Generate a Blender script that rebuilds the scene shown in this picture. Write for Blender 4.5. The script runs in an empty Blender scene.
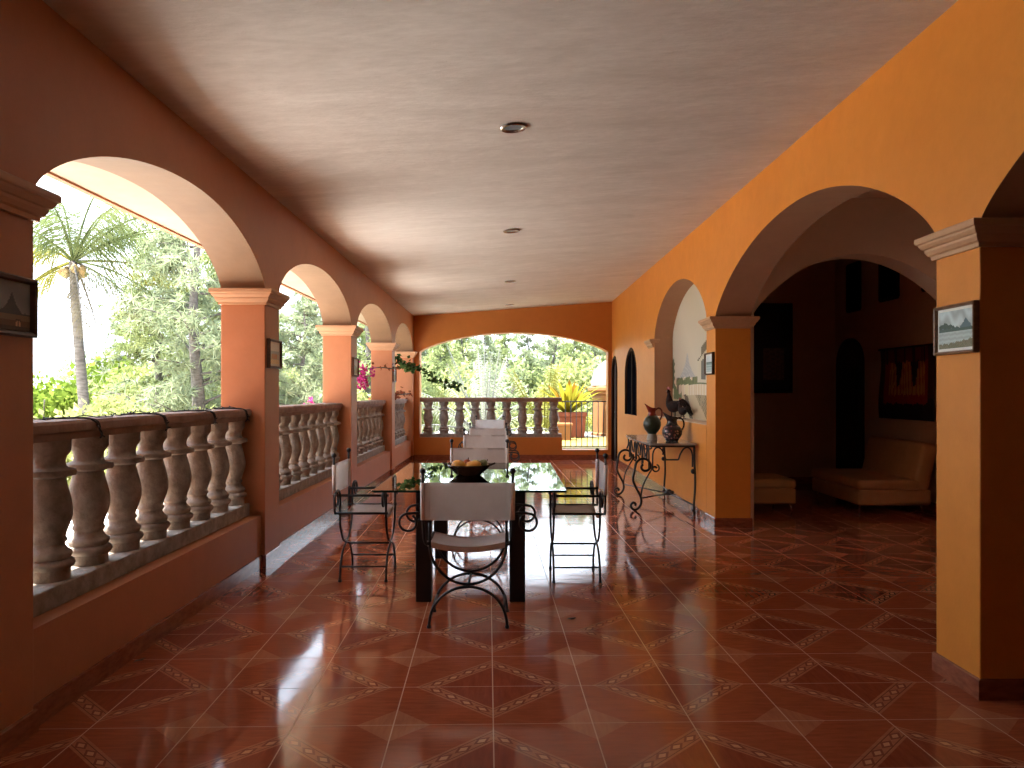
import bpy, bmesh, math, random
from mathutils import Vector, Matrix, Euler
C = bpy.context.scene.collection
PI = math.pi
def R(d): return math.radians(d)

# ------------------------------------------------------------------ helpers
def tag(o, label=None, cat=None, group=None, kind=None):
    if label: o['label'] = label
    if cat: o['category'] = cat
    if group: o['group'] = group
    if kind: o['kind'] = kind
    return o

def obj(name, bm, mat, parent=None, loc=None):
    me = bpy.data.meshes.new(name)
    if isinstance(bm, bmesh.types.BMesh):
        bm.to_mesh(me); bm.free()
    else:
        me.from_pydata(bm[0], [], bm[1]); me.update()
    if mat: me.materials.append(mat)
    o = bpy.data.objects.new(name, me); C.objects.link(o)
    if parent: o.parent = parent
    if loc is not None: o.location = loc
    return o

def link_mesh(name, me, parent=None, loc=(0, 0, 0), rotz=0, scale=None):
    o = bpy.data.objects.new(name, me); C.objects.link(o)
    o.location = loc; o.rotation_euler = (0, 0, rotz)
    if scale: o.scale = scale
    if parent: o.parent = parent
    return o

def thing(name, label, cat, loc=(0, 0, 0), rotz=0, group=None):
    o = bpy.data.objects.new(name, None); C.objects.link(o)
    o.empty_display_size = .1
    o.location = loc; o.rotation_euler = (0, 0, rotz)
    return tag(o, label, cat, group)

def struct(name, bm, mat, parent=None):
    o = obj(name, bm, mat, parent)
    if not parent: o['kind'] = 'structure'
    return o

def dup(o, parent=None):
    c = o.copy(); C.objects.link(c); c.parent = parent
    for ch in [x for x in bpy.data.objects if x.parent == o]: dup(ch, c)
    return c

def smooth(bm, ang=40):
    for f in bm.faces: f.smooth = True
    for e in bm.edges:
        if len(e.link_faces) == 2 and e.calc_face_angle(0) > R(ang): e.smooth = False

def box(bm, x0, x1, y0, y1, z0, z1, bev=0, seg=2, M=None):
    vs = [bm.verts.new((x, y, z)) for z in (z0, z1) for y in (y0, y1) for x in (x0, x1)]
    fs = [(0, 2, 3, 1), (4, 5, 7, 6), (0, 1, 5, 4), (2, 6, 7, 3), (0, 4, 6, 2), (1, 3, 7, 5)]
    faces = [bm.faces.new([vs[i] for i in f]) for f in fs]
    allv = list(vs)
    if bev:
        es = list({e for f in faces for e in f.edges})
        r = bmesh.ops.bevel(bm, geom=es, offset=bev, segments=seg, profile=.5, affect='EDGES')
        allv = list({v for f in r['faces'] for v in f.verts} | {v for v in vs if v.is_valid})
    if M is not None:
        bmesh.ops.transform(bm, matrix=M, verts=[v for v in allv if v.is_valid])
    return bm

def B(*a, **k): return box(bmesh.new(), *a, **k)

def tube(bm, pts, r, n=8, closed=False, caps=True):
    pts = [Vector(p) for p in pts]
    m = len(pts)
    rs = r if isinstance(r, (list, tuple)) else [r] * m
    tans = []
    for i in range(m):
        if closed: t = pts[(i + 1) % m] - pts[i - 1]
        else: t = pts[min(i + 1, m - 1)] - pts[max(i - 1, 0)]
        tans.append(t.normalized() if t.length > 1e-9 else Vector((0, 0, 1)))
    up = Vector((0, 0, 1)) if abs(tans[0].z) < .9 else Vector((1, 0, 0))
    nrm = (up - tans[0] * up.dot(tans[0])).normalized()
    rings = []
    for i in range(m):
        t = tans[i]
        nrm = nrm - t * nrm.dot(t)
        nrm = nrm.normalized() if nrm.length > 1e-6 else t.orthogonal().normalized()
        b = t.cross(nrm)
        rings.append([bm.verts.new(pts[i] + (nrm * math.cos(a) + b * math.sin(a)) * rs[i])
                      for a in (2 * PI * k / n for k in range(n))])
    for i in range(m if closed else m - 1):
        A, Bq = rings[i], rings[(i + 1) % m]
        for k in range(n):
            f = bm.faces.new((A[k], A[(k + 1) % n], Bq[(k + 1) % n], Bq[k])); f.smooth = True
    if caps and not closed:
        bm.faces.new(rings[0][::-1]); bm.faces.new(rings[-1])
    return bm

def T(pts, r, n=8, closed=False): return tube(bmesh.new(), pts, r, n, closed)

def lathe(bm, prof, c=(0, 0, 0), n=32, fn=None):
    rings = []
    for (r, z) in prof:
        if r < 1e-6:
            rings.append([bm.verts.new((c[0], c[1], c[2] + z))]); continue
        ring = []
        for k in range(n):
            a = 2 * PI * k / n
            p = Vector((r * math.cos(a), r * math.sin(a), z))
            if fn: p = fn(p, a)
            ring.append(bm.verts.new(p + Vector(c)))
        rings.append(ring)
    for A, Bq in zip(rings, rings[1:]):
        for k in range(n):
            if len(A) == 1 and len(Bq) == 1: continue
            if len(A) == 1: f = bm.faces.new((A[0], Bq[(k + 1) % n], Bq[k]))
            elif len(Bq) == 1: f = bm.faces.new((A[k], A[(k + 1) % n], Bq[0]))
            else: f = bm.faces.new((A[k], A[(k + 1) % n], Bq[(k + 1) % n], Bq[k]))
    if len(rings[0]) > 1: bm.faces.new(rings[0][::-1])
    if len(rings[-1]) > 1: bm.faces.new(rings[-1])
    bmesh.ops.recalc_face_normals(bm, faces=bm.faces[:])
    smooth(bm, 50)
    return bm

def L(prof, c=(0, 0, 0), n=32, fn=None): return lathe(bmesh.new(), prof, c, n, fn)

def ring_mould(bm, x0, x1, y0, y1, prof):
    """rectangular moulding: prof = [(outset, z)...], mitred at the corners, closed top and bottom"""
    loops = []
    for (d, z) in prof:
        loops.append([bm.verts.new(p) for p in ((x0 - d, y0 - d, z), (x1 + d, y0 - d, z), (x1 + d, y1 + d, z), (x0 - d, y1 + d, z))])
    for A, Bq in zip(loops, loops[1:]):
        for k in range(4): bm.faces.new((A[k], A[(k + 1) % 4], Bq[(k + 1) % 4], Bq[k]))
    bm.faces.new(loops[0][::-1]); bm.faces.new(loops[-1])
    return bm

def arch_wall(P, segs, thick, ztop):
    """segs = [(ua, ub, sill or None, low)]; low = number or function(u): underside of the upper wall"""
    bm = bmesh.new()
    def q(*ps): bm.faces.new([bm.verts.new(P(*p)) for p in ps])
    def solid(ua, ub, lo, hi, n):
        us = [ua + (ub - ua) * i / n for i in range(n + 1)]
        # cosine spacing keeps arch springings crisp
        if n > 1: us = [(ua + ub) / 2 - (ub - ua) / 2 * math.cos(PI * i / n) for i in range(n + 1)]
        for a, b in zip(us, us[1:]):
            la, lb, ha, hb = lo(a), lo(b), hi(a), hi(b)
            q((a, 0, la), (b, 0, lb), (b, 0, hb), (a, 0, ha))
            q((a, thick, la), (a, thick, ha), (b, thick, hb), (b, thick, lb))
            q((a, 0, la), (a, thick, la), (b, thick, lb), (b, 0, lb))
            q((a, 0, ha), (b, 0, hb), (b, thick, hb), (a, thick, ha))
        for u, s in ((us[0], 1), (us[-1], -1)):
            l_, h_ = lo(u), hi(u)
            if h_ - l_ > 1e-5: q((u, 0, l_), (u, 0, h_), (u, thick, h_), (u, thick, l_))
    for (ua, ub, sill, low) in segs:
        if callable(low): solid(ua, ub, low, lambda u: ztop, 44)
        else: solid(ua, ub, lambda u, l=low: l, lambda u: ztop, 1)
        if sill: solid(ua, ub, lambda u: 0, lambda u, s=sill: s, 1)
    bmesh.ops.remove_doubles(bm, verts=bm.verts[:], dist=1e-5)
    bmesh.ops.recalc_face_normals(bm, faces=bm.faces[:])
    return bm

def arch(c, ha, spring, rise, p, hb=None):
    def f(u):
        w = (u - c) / (ha if u < c else (hb or ha))
        return spring + rise * max(0, 1 - w * w) ** p
    return f

def catmull(pts, n=8):
    pts = [Vector(p) for p in pts]; out = []
    for i in range(len(pts) - 1):
        p0, p1, p2, p3 = pts[max(i - 1, 0)], pts[i], pts[i + 1], pts[min(i + 2, len(pts) - 1)]
        for k in range(n):
            t = k / n
            out.append(.5 * ((2 * p1) + (p2 - p0) * t + (2 * p0 - 5 * p1 + 4 * p2 - p3) * t * t + (3 * p1 - p0 - 3 * p2 + p3) * t ** 3))
    out.append(pts[-1]); return out

# ------------------------------------------------------------------ materials
class NT:
    """tiny wrapper for writing node maths"""
    def __init__(s, nt): s.nt = nt
    def node(s, t, **kw):
        n = s.nt.nodes.new(t)
        for k, v in kw.items(): setattr(n, k, v)
        return n
    def put(s, sock, v):
        if hasattr(v, 'is_linked') or isinstance(v, bpy.types.NodeSocket): s.nt.links.new(v, sock)
        else: sock.default_value = v
    def m(s, op, a, b=0.0, c=0.0):
        n = s.node('ShaderNodeMath', operation=op)
        for i, v in enumerate((a, b, c)): s.put(n.inputs[i], v)
        return n.outputs[0]
    def mix(s, f, a, b):
        n = s.node('ShaderNodeMix', data_type='RGBA')
        s.put(n.inputs[0], f); s.put(n.inputs[6], a if not isinstance(a, tuple) else (*a, 1)[:4]); s.put(n.inputs[7], b if not isinstance(b, tuple) else (*b, 1)[:4])
        return n.outputs[2]
    def noise(s, scale, detail=4, rough=.55, vec=None, dist=0):
        n = s.node('ShaderNodeTexNoise')
        n.inputs['Scale'].default_value = scale; n.inputs['Detail'].default_value = detail
        n.inputs['Roughness'].default_value = rough; n.inputs['Distortion'].default_value = dist
        s.put(n.inputs['Vector'], vec if vec is not None else s.pos())
        return n.outputs['Fac']
    def pos(s):
        if not hasattr(s, '_p'): s._p = s.node('ShaderNodeNewGeometry').outputs['Position']
        return s._p
    def ocoord(s):
        if not hasattr(s, '_o'): s._o = s.node('ShaderNodeTexCoord').outputs['Object']
        return s._o
    def scale(s, vec, sc):
        n = s.node('ShaderNodeMapping'); s.put(n.inputs['Vector'], vec); n.inputs['Scale'].default_value = sc
        return n.outputs[0]
    def ramp(s, f, lo, hi):
        n = s.node('ShaderNodeMapRange'); s.put(n.inputs[0], f)
        n.inputs[1].default_value = lo; n.inputs[2].default_value = hi
        return n.outputs[0]
    def bump(s, h, strength, dist=.01):
        n = s.node('ShaderNodeBump'); n.inputs['Strength'].default_value = strength; n.inputs['Distance'].default_value = dist
        s.put(n.inputs['Height'], h); return n.outputs[0]

def mat(name, col, rough=.6, metal=0, spec=.5):
    m = bpy.data.materials.new(name); m.use_nodes = True
    b = m.node_tree.nodes['Principled BSDF']
    b.inputs['Base Color'].default_value = (*col, 1); b.inputs['Roughness'].default_value = rough
    b.inputs['Metallic'].default_value = metal; b.inputs['Specular IOR Level'].default_value = spec
    return m, NT(m.node_tree), b

def noisy(name, c1, c2, scale, rough=.6, bump=0, bscale=None, metal=0, spec=.5, lo=.35, hi=.65, obj_space=False, stretch=None, detail=5):
    m, n, b = mat(name, c1, rough, metal, spec)
    v = n.ocoord() if obj_space else n.pos()
    if stretch: v = n.scale(v, stretch)
    f = n.ramp(n.noise(scale, detail, .6, v), lo, hi)
    n.put(b.inputs['Base Color'], n.mix(f, c1, c2))
    if bump:
        n.put(b.inputs['Normal'], n.bump(n.noise(bscale or scale * 3, 4, .6, v), bump))
    return m

M = {}
def plaster(name, c1, c2, rough, bstr, spec=.5, bsc=9):
    m, n, b = mat(name, c1, rough, 0, spec)
    f = n.ramp(n.noise(1.3, 6, .62), .3, .7)
    f2 = n.ramp(n.noise(7, 5, .7), .35, .75)
    col = n.mix(n.m('MULTIPLY', f2, .35), n.mix(f, c1, c2), tuple(x * .82 for x in c1))
    n.put(b.inputs['Base Color'], col)
    h = n.m('ADD', n.noise(bsc, 5, .6), n.m('MULTIPLY', n.noise(60, 2, .5), .25))
    n.put(b.inputs['Normal'], n.bump(h, bstr, .02))
    return m
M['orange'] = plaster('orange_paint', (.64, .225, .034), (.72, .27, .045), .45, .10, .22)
M['shaded_orange'] = plaster('shaded_orange_paint', (.47, .155, .022), (.53, .18, .03), .45, .10)  # end wall orange, backlit shade put into the colour
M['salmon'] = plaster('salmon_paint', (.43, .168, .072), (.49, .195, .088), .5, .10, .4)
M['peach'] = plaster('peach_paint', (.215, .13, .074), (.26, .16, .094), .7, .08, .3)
M['capital'] = plaster('capital_paint', (.49, .275, .15), (.55, .315, .175), .5, .05, .4)
M['cream'] = plaster('cream_plaster', (.78, .63, .49), (.70, .56, .42), .8, .06, .2)
M['eavecream'] = plaster('eave_cream', (.42, .35, .27), (.36, .29, .21), .8, .06, .2)
M['roomwall'] = plaster('room_plaster', (.62, .44, .33), (.68, .49, .37), .8, .05, .2)
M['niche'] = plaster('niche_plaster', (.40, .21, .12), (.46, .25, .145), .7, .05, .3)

# ceiling: trowelled stucco
m, n, b = mat('ceiling_stucco', (.6, .5, .42), .85, 0, .2)
st = n.scale(n.pos(), (.9, 2.6, 1))
f = n.ramp(n.noise(1.6, 6, .65, st, .6), .3, .7); g = n.ramp(n.noise(9, 5, .7, st), .35, .7)
n.put(b.inputs['Base Color'], n.mix(n.m('MULTIPLY', g, .4), n.mix(f, (.62, .565, .515), (.76, .71, .66)), (.50, .44, .395)))
n.put(b.inputs['Normal'], n.bump(n.noise(14, 6, .75, st), .5, .02))
M['ceiling'] = m

# floor: 42 cm glazed tiles printed with wood diamonds and a chain border
def tile_mat(name, tone=1.2, rough=.055):
    m, n, b = mat(name, (.3, .08, .04), rough, 0, .30)
    s = n.node('ShaderNodeSeparateXYZ'); n.put(s.inputs[0], n.pos())
    X, Y = s.outputs[0], s.outputs[1]
    ca, sa, TT = math.cos(-.0257), math.sin(-.0257), .42
    dx = n.m('ADD', X, .0728); dy = n.m('SUBTRACT', Y, 3.70)
    u = n.m('MULTIPLY', n.m('ADD', n.m('MULTIPLY', dx, ca), n.m('MULTIPLY', dy, -sa)), 1 / TT)
    v = n.m('MULTIPLY', n.m('ADD', n.m('MULTIPLY', dx, sa), n.m('MULTIPLY', dy, ca)), 1 / TT)
    def near(x, per):   # distance to the nearest multiple of per
        k = n.m('FRACT', n.m('ADD', n.m('MULTIPLY', x, 1 / per), .5))
        return n.m('MULTIPLY', n.m('ABSOLUTE', n.m('SUBTRACT', k, .5)), per)
    def band(x, lo, hi):
        return n.m('MULTIPLY', n.m('GREATER_THAN', x, lo), n.m('LESS_THAN', x, hi))
    a, bb = near(u, 2), near(v, 2)
    d = n.m('ADD', a, bb)
    # wood grain, turned differently in each zone
    g1 = n.noise(2.2, 6, .7, n.scale(n.pos(), (3, 22, 1))); g2 = n.noise(2.2, 6, .7, n.scale(n.pos(), (20, 3, 1)))
    patch = n.noise(3.1, 3, .5)
    k = lambda c: tuple(x * tone for x in c)
    outer = n.mix(n.ramp(g1, .3, .7), k((.21, .048, .020)), k((.33, .082, .034)))
    inner = n.mix(n.ramp(g2, .3, .7), k((.18, .036, .016)), k((.26, .058, .026)))
    col = n.mix(n.m('LESS_THAN', d, .62), outer, inner)
    col = n.mix(n.m('LESS_THAN', n.m('ADD', n.m('SUBTRACT', 1, a), n.m('SUBTRACT', 1, bb)), .37),
                col, n.mix(n.ramp(g2, .3, .7), k((.29, .095, .045)), k((.38, .14, .065))))
    bcol = n.mix(n.ramp(g1, .3, .7), k((.30, .10, .048)), k((.40, .155, .075)))
    col = n.mix(band(d, .61, .87), col, bcol)
    col = n.mix(n.m('ADD', band(d, .648, .661), band(d, .815, .828)), col, k((.14, .035, .016)))
    ph = n.m('ABSOLUTE', n.m('SUBTRACT', n.m('FRACT', n.m('MULTIPLY', n.m('SUBTRACT', a, bb), 2.9)), .5))
    dd = n.m('ABSOLUTE', n.m('SUBTRACT', d, .739))
    link = n.m('LESS_THAN', n.m('ADD', n.m('MULTIPLY', dd, 1 / .085), n.m('MULTIPLY', ph, 1 / .46)), 1)
    core = n.m('LESS_THAN', n.m('ADD', n.m('MULTIPLY', dd, 1 / .048), n.m('MULTIPLY', ph, 1 / .26)), 1)
    col = n.mix(link, col, k((.20, .055, .028))); col = n.mix(core, col, k((.50, .23, .115)))
    col = n.mix(n.m('MULTIPLY', n.ramp(patch, .45, .8), .25), col, k((.15, .035, .015)))
    gr = n.m('MINIMUM', near(u, 1), near(v, 1))
    grout = n.m('LESS_THAN', gr, .0062)
    col = n.mix(n.m('MULTIPLY', grout, n.m('ADD', .55, n.m('MULTIPLY', n.m('LESS_THAN', near(u, 1), .0062), .45))), col, (.52, .28, .16))
    n.put(b.inputs['Base Color'], col)
    smud = n.ramp(n.noise(1.7, 5, .65), .35, .75)
    rr = n.m('ADD', rough, n.m('MULTIPLY', smud, .07))
    n.put(b.inputs['Roughness'], n.m('ADD', rr, n.m('MULTIPLY', grout, .5)))
    wav = n.m('ADD', n.m('MULTIPLY', n.noise(2.1, 2, .4), .6), n.m('MULTIPLY', n.noise(9, 2, .5), .12))
    n.put(b.inputs['Normal'], n.bump(n.m('SUBTRACT', wav, n.m('MULTIPLY', n.m('LESS_THAN', gr, .012), .05)), .12, .02))
    return m
M['tile'] = tile_mat('glazed_tile')
M['skirt'] = noisy('skirting_tile', (.20, .055, .028), (.30, .10, .05), 14, .16, .05, stretch=(1, 1, 3))
M['stone'] = noisy('cantera_stone', (.19, .155, .125), (.38, .335, .29), 13, .9, .7, 34, spec=.2, lo=.3, hi=.75)
M['rail'] = noisy('rail_stone', (.22, .135, .095), (.31, .21, .16), 7, .75, .3, 50, spec=.3)
M['iron'] = noisy('black_iron', (.008, .008, .010), (.016, .015, .016), 30, .42, .1, 90, obj_space=True)
M['legwood'] = noisy('black_leg', (.006, .006, .007), (.012, .011, .011), 12, .45, .05, obj_space=True)
m, n, b = mat('canvas', (.74, .71, .68), .9, 0, .1)
wv = n.node('ShaderNodeTexWave'); wv.inputs['Scale'].default_value = 120; n.put(wv.inputs['Vector'], n.ocoord())
f = n.ramp(n.noise(6, 5, .6, n.ocoord()), .3, .7)
n.put(b.inputs['Base Color'], n.mix(f, (.70, .665, .63), (.80, .775, .75)))
n.put(b.inputs['Normal'], n.bump(n.m('ADD', n.m('MULTIPLY', wv.outputs['Fac'], .1), n.noise(9, 4, .5, n.ocoord())), .35, .02))
M['canvas'] = m
# clear table glass: fresnel mix of a mirror coat and a see-through body
m = bpy.data.materials.new('table_glass'); m.use_nodes = True; n = NT(m.node_tree); m.node_tree.nodes.clear()
fr = n.node('ShaderNodeFresnel'); fr.inputs[0].default_value = 1.62
gl = n.node('ShaderNodeBsdfGlossy'); gl.inputs['Roughness'].default_value = .015; gl.inputs['Color'].default_value = (.95, 1, .96, 1)
tr = n.node('ShaderNodeBsdfTransparent'); tr.inputs['Color'].default_value = (.86, .95, .90, 1)
mx = n.node('ShaderNodeMixShader'); n.put(mx.inputs[0], fr.outputs[0]); n.put(mx.inputs[1], tr.outputs[0]); n.put(mx.inputs[2], gl.outputs[0])
out = n.node('ShaderNodeOutputMaterial'); n.put(out.inputs[0], mx.outputs[0]); M['glass'] = m
M['edge'] = mat('glass_edge', (.01, .03, .025), .2)[0]
M['wood'] = noisy('dark_frame_wood', (.05, .022, .010), (.10, .045, .02), 20, .4, .05, stretch=(1, 1, 4))
M['wood2'] = noisy('brown_frame_wood', (.17, .085, .04), (.25, .13, .065), 20, .4, .05, stretch=(1, 1, 4))
M['door'] = noisy('door_wood', (.022, .010, .006), (.04, .018, .010), 10, .7, .05, spec=.1, stretch=(1, 1, .2))
M['darkglass'] = mat('dark_window_glass', (.005, .005, .007), .7, 0, .0)[0]
M['steel'] = mat('brushed_steel', (.55, .55, .55), .25, 1)[0]
M['chrome'] = mat('chrome', (.8, .8, .8), .15, 1)[0]
M['lens'] = mat('lamp_lens', (.10, .10, .11), .25)[0]
M['leather'] = noisy('tan_leather', (.62, .37, .19), (.70, .43, .22), 6, .5, .12, 80)
M['leather2'] = noisy('yellow_brown_leather', (.60, .35, .14), (.66, .40, .17), 6, .5, .12, 80)
M['top'] = noisy('console_stone', (.20, .20, .18), (.30, .30, .27), 8, .12, .02)
def painted(name, rough=.5):
    m, n, b = mat(name, (1, 1, 1), rough)
    at = n.node('ShaderNodeAttribute'); at.attribute_name = 'paint'
    f = n.noise(70, 3, .6, n.ocoord())
    n.put(b.inputs['Base Color'], n.mix(n.m('MULTIPLY', n.ramp(f, .4, .8), .10), at.outputs['Color'], (.25, .22, .2)))
    return m
M['paint'] = painted('painted_surface', .55); M['weave'] = painted('woven_wool', .95)

def leafmat(name, c1, c2, trans=.35, sc=1.1, k=.62):
    c1 = tuple(x * k for x in c1); c2 = tuple(x * k for x in c2)
    m = bpy.data.materials.new(name); m.use_nodes = True; n = NT(m.node_tree); m.node_tree.nodes.clear()
    col = n.mix(n.ramp(n.noise(sc, 4, .7), .3, .7), c1, c2)
    d = n.node('ShaderNodeBsdfDiffuse'); t = n.node('ShaderNodeBsdfTranslucent')
    n.put(d.inputs[0], col); n.put(t.inputs[0], col)
    mx = n.node('ShaderNodeMixShader'); mx.inputs[0].default_value = trans
    n.put(mx.inputs[1], d.outputs[0]); n.put(mx.inputs[2], t.outputs[0])
    o = n.node('ShaderNodeOutputMaterial'); n.put(o.inputs[0], mx.outputs[0]); return m
M['pine'] = leafmat('pine_needles', (.26, .34, .13), (.52, .58, .27))
M['pine2'] = leafmat('grey_needles', (.27, .33, .19), (.48, .54, .33))
M['lime'] = leafmat('lime_leaves', (.30, .48, .06), (.50, .66, .12), .35, 1.1, .34)
M['bush'] = leafmat('bush_leaves', (.32, .38, .12), (.60, .62, .26))
M['dark_leaf'] = leafmat('dark_leaves', (.03, .07, .025), (.08, .13, .04), .2, 6, 1)
M['magenta'] = leafmat('magenta_bracts', (.42, .03, .16), (.60, .08, .26), .4, 6, .8)
M['redleaf'] = leafmat('red_leaves', (.36, .07, .04), (.20, .10, .04), .3, 6, .7)
M['frond'] = leafmat('palm_fronds', (.20, .28, .10), (.40, .46, .20), .35, 1.1, .34)
M['frond_y'] = leafmat('yellow_fronds', (.50, .46, .08), (.62, .60, .16), .35, 1.1, .30)
M['frond_d'] = leafmat('dry_fronds', (.34, .27, .16), (.46, .40, .26), .35, 1.1, .28)
M['agave'] = leafmat('pale_fronds', (.55, .62, .42), (.74, .78, .62), .35, 3, .34)
M['pale_stem'] = noisy('pale_stalks', (.17, .17, .15), (.23, .23, .21), 8, .8)
M['brom'] = leafmat('bromeliad_leaves', (.50, .52, .05), (.74, .60, .06), .4, 3, .32)
M['brom2'] = leafmat('orange_bromeliad_leaves', (.58, .22, .03), (.66, .40, .05), .4, 3, .32)
M['bark'] = noisy('bark', (.07, .06, .05), (.13, .115, .10), 9, .95, .5, 30, stretch=(1, 1, 3))
M['palmbark'] = noisy('palm_bark', (.055, .046, .04), (.13, .115, .10), 5, .95, .5, 14, stretch=(1, 1, 5))
M['patio'] = noisy('pale_paving', (.76, .72, .66), (.84, .80, .74), 2, .9, .1)
M['stonepave'] = noisy('stone_paving', (.13, .125, .11), (.20, .19, .175), 3, .9, .15)
M['darkpave'] = noisy('dark_paving', (.26, .17, .12), (.36, .25, .18), 6, .9, .2)
M['garden'] = noisy('dry_garden', (.16, .16, .08), (.26, .24, .15), .9, .95, .3, 8)
M['yellowpave'] = noisy('yellow_paving', (.17, .12, .010), (.20, .15, .025), 1.5, .8, .1)
M['terracotta'] = noisy('terracotta', (.15, .032, .009), (.19, .045, .013), 7, .8, .1)
M['kiosk'] = noisy('kiosk_orange', (.20, .08, .022), (.23, .095, .028), 3, .7, .1)
M['dome'] = noisy('dome_white', (.15, .135, .12), (.18, .165, .15), 3, .7, .1)
M['soil'] = noisy('soil', (.06, .04, .025), (.12, .08, .05), 20, .95, .3)
M['eave'] = noisy('eave_board', (.30, .14, .07), (.38, .19, .10), 8, .8, .1)
M['wire'] = mat('black_wire', (.012, .012, .013), .6)[0]
M['rock'] = noisy('pale_rock', (.13, .125, .12), (.18, .175, .17), 5, .9, .5, 9)

# ------------------------------------------------------------------ room shell
XL, XR, YE = -1.95, 2.15, 16.1
def zl(y): return 3.04 - .005 * (y - 3.2)
def zc(x, y): return zl(y) + (x - XL) / (XR - XL) * (3.27 - zl(y))
bm = bmesh.new(); NX, NY = 8, 24
for dz, flip in ((0, 1), (.35, 0)):
    g = [[bm.verts.new((-2.0 + 4.2 * i / NX, -3.4 + 19.6 * j / NY, zc(-2.0 + 4.2 * i / NX, -3.4 + 19.6 * j / NY) + dz)) for i in range(NX + 1)] for j in range(NY + 1)]
    for j in range(NY):
        for i in range(NX):
            q = (g[j][i], g[j][i + 1], g[j + 1][i + 1], g[j + 1][i]); bm.faces.new(q[::-1] if flip else q)
struct('ceiling', bm, M['ceiling'])
bm = B(-2.0, 5.2, -3.4, 16.2, -.2, 0); struct('floor', bm, M['tile'])

# left arcade (columns stand as things of their own; the wall is low parapets + spandrels)
COLS = [(2.82, 3.20), (6.243, 6.63), (9.68, 10.05), (13.09, 13.42), (15.93, 16.1)]
def PL(u, t, z): return (XL - t, u, z)
SPL, TL = 2.226, .355
segs = [(-3.5, 2.82, None, 0)]
for i, (a, b_) in enumerate(COLS):
    segs.append((a, b_, None, SPL))
    if i < 4:
        c0, c1 = b_, COLS[i + 1][0]
        segs.append((c0, c1, None, arch(4.85, 4.85 - c0, SPL, .46, .68, c1 - 4.85) if i == 0 else arch((c0 + c1) / 2, (c1 - c0) / 2, SPL, .46, .58)))
segs.append((16.1, 16.46, None, 0))
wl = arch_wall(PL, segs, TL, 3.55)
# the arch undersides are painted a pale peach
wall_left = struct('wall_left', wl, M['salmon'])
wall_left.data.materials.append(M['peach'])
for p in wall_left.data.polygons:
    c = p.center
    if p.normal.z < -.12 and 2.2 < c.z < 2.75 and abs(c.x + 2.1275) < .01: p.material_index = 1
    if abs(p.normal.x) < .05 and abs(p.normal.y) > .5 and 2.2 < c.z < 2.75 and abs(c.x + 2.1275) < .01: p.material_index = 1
bm = bmesh.new()
for i in range(4):
    c0, c1 = COLS[i][1], COLS[i + 1][0]
    box(bm, XL - TL + .002, XL - .03, c0 - .02, c1 + .02, 0, .41)
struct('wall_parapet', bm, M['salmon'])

# right wall
def PR(u, t, z): return (XR + t, u, z)
SPR, TR = 2.18, .37
segs = [(-3.5, -.6, None, 0), (-.6, 3.544, None, arch(1.47, 2.07, SPR, .645, .8)), (3.544, 3.908, None, SPR),
        (3.908, 8.07, None, arch(5.85, 1.942, SPR, .645, .78, 2.22)), (8.07, 8.43, None, SPR),
        (8.43, 11.42, 1.04, arch(9.925, 1.495, SPR, .635, .62)), (11.42, 13.0, None, 0),
        (13.0, 14.28, 1.0, arch(13.64, .64, 1.72, .46, .55)), (14.28, 15.3, None, 0),
        (15.3, 16.04, None, arch(15.67, .37, 1.75, .38, .55)), (16.04, 16.46, None, 0)]
wall_right = struct('wall_right', arch_wall(PR, segs, TR, 3.55), M['orange'])
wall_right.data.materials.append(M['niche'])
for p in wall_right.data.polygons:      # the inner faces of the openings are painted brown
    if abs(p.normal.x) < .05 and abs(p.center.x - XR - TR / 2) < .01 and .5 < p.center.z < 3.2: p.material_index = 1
bm = B(2.42, 2.518, 8.3, 11.6, .9, 3.2); struct('wall_niche', bm, M['cream'])
bm = B(2.152, 2.42, 8.43, 11.42, 1.025, 1.046); struct('trim_1', bm, M['cream'])

# end wall with the wide arch
def PE(u, t, z): return (u, YE + t, z)
segs = [(XL - .3, -1.83, None, 0), (-1.83, 1.12, .46, arch(.12, 1.95, 2.23, .40, .8)),
        (1.12, 2.07, .2, arch(.12, 1.95, 2.23, .40, .8)), (2.07, 2.5, None, 0)]
struct('wall_end', arch_wall(PE, segs, .34, 3.55), M['shaded_orange'])
struct('wall_rear', B(-2.4, 5.3, -3.7, -3.4, -.1, 3.55), M['orange'])

# rooms to the right: lobby, partition with a second arch, back room
def PP(u, t, z): return (u, 8.10 + t, z)
segs = [(2.52, 2.56, None, 0), (2.56, 4.77, None, arch(3.665, 1.105, 2.22, .62, .88)), (4.77, 5.0, None, 0)]
struct('wall_partition', arch_wall(PP, segs, .33, 3.45), M['cream'])
struct('wall_side', B(5.0, 5.3, -3.6, 12.2, -.1, 3.6), M['roomwall'])
struct('wall_back', B(2.5, 5.3, 11.9, 12.2, -.1, 3.6), M['roomwall'])
struct('wall_inner', B(2.52, 2.53, 8.43, 11.9, 0, 3.45), M['roomwall'])
struct('ceiling', B(2.45, 5.3, -3.6, 12.2, 3.42, 3.7), M['roomwall'])
bm = bmesh.new(); box(bm, 4.985, 5.0, 8.43, 10.85, 0, .1); box(bm, 2.53, 5.0, 11.885, 11.9, 0, .1); box(bm, 4.985, 5.0, -3.4, 8.1, 0, .1)
struct('baseboard_inner', bm, M['skirt'])

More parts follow.
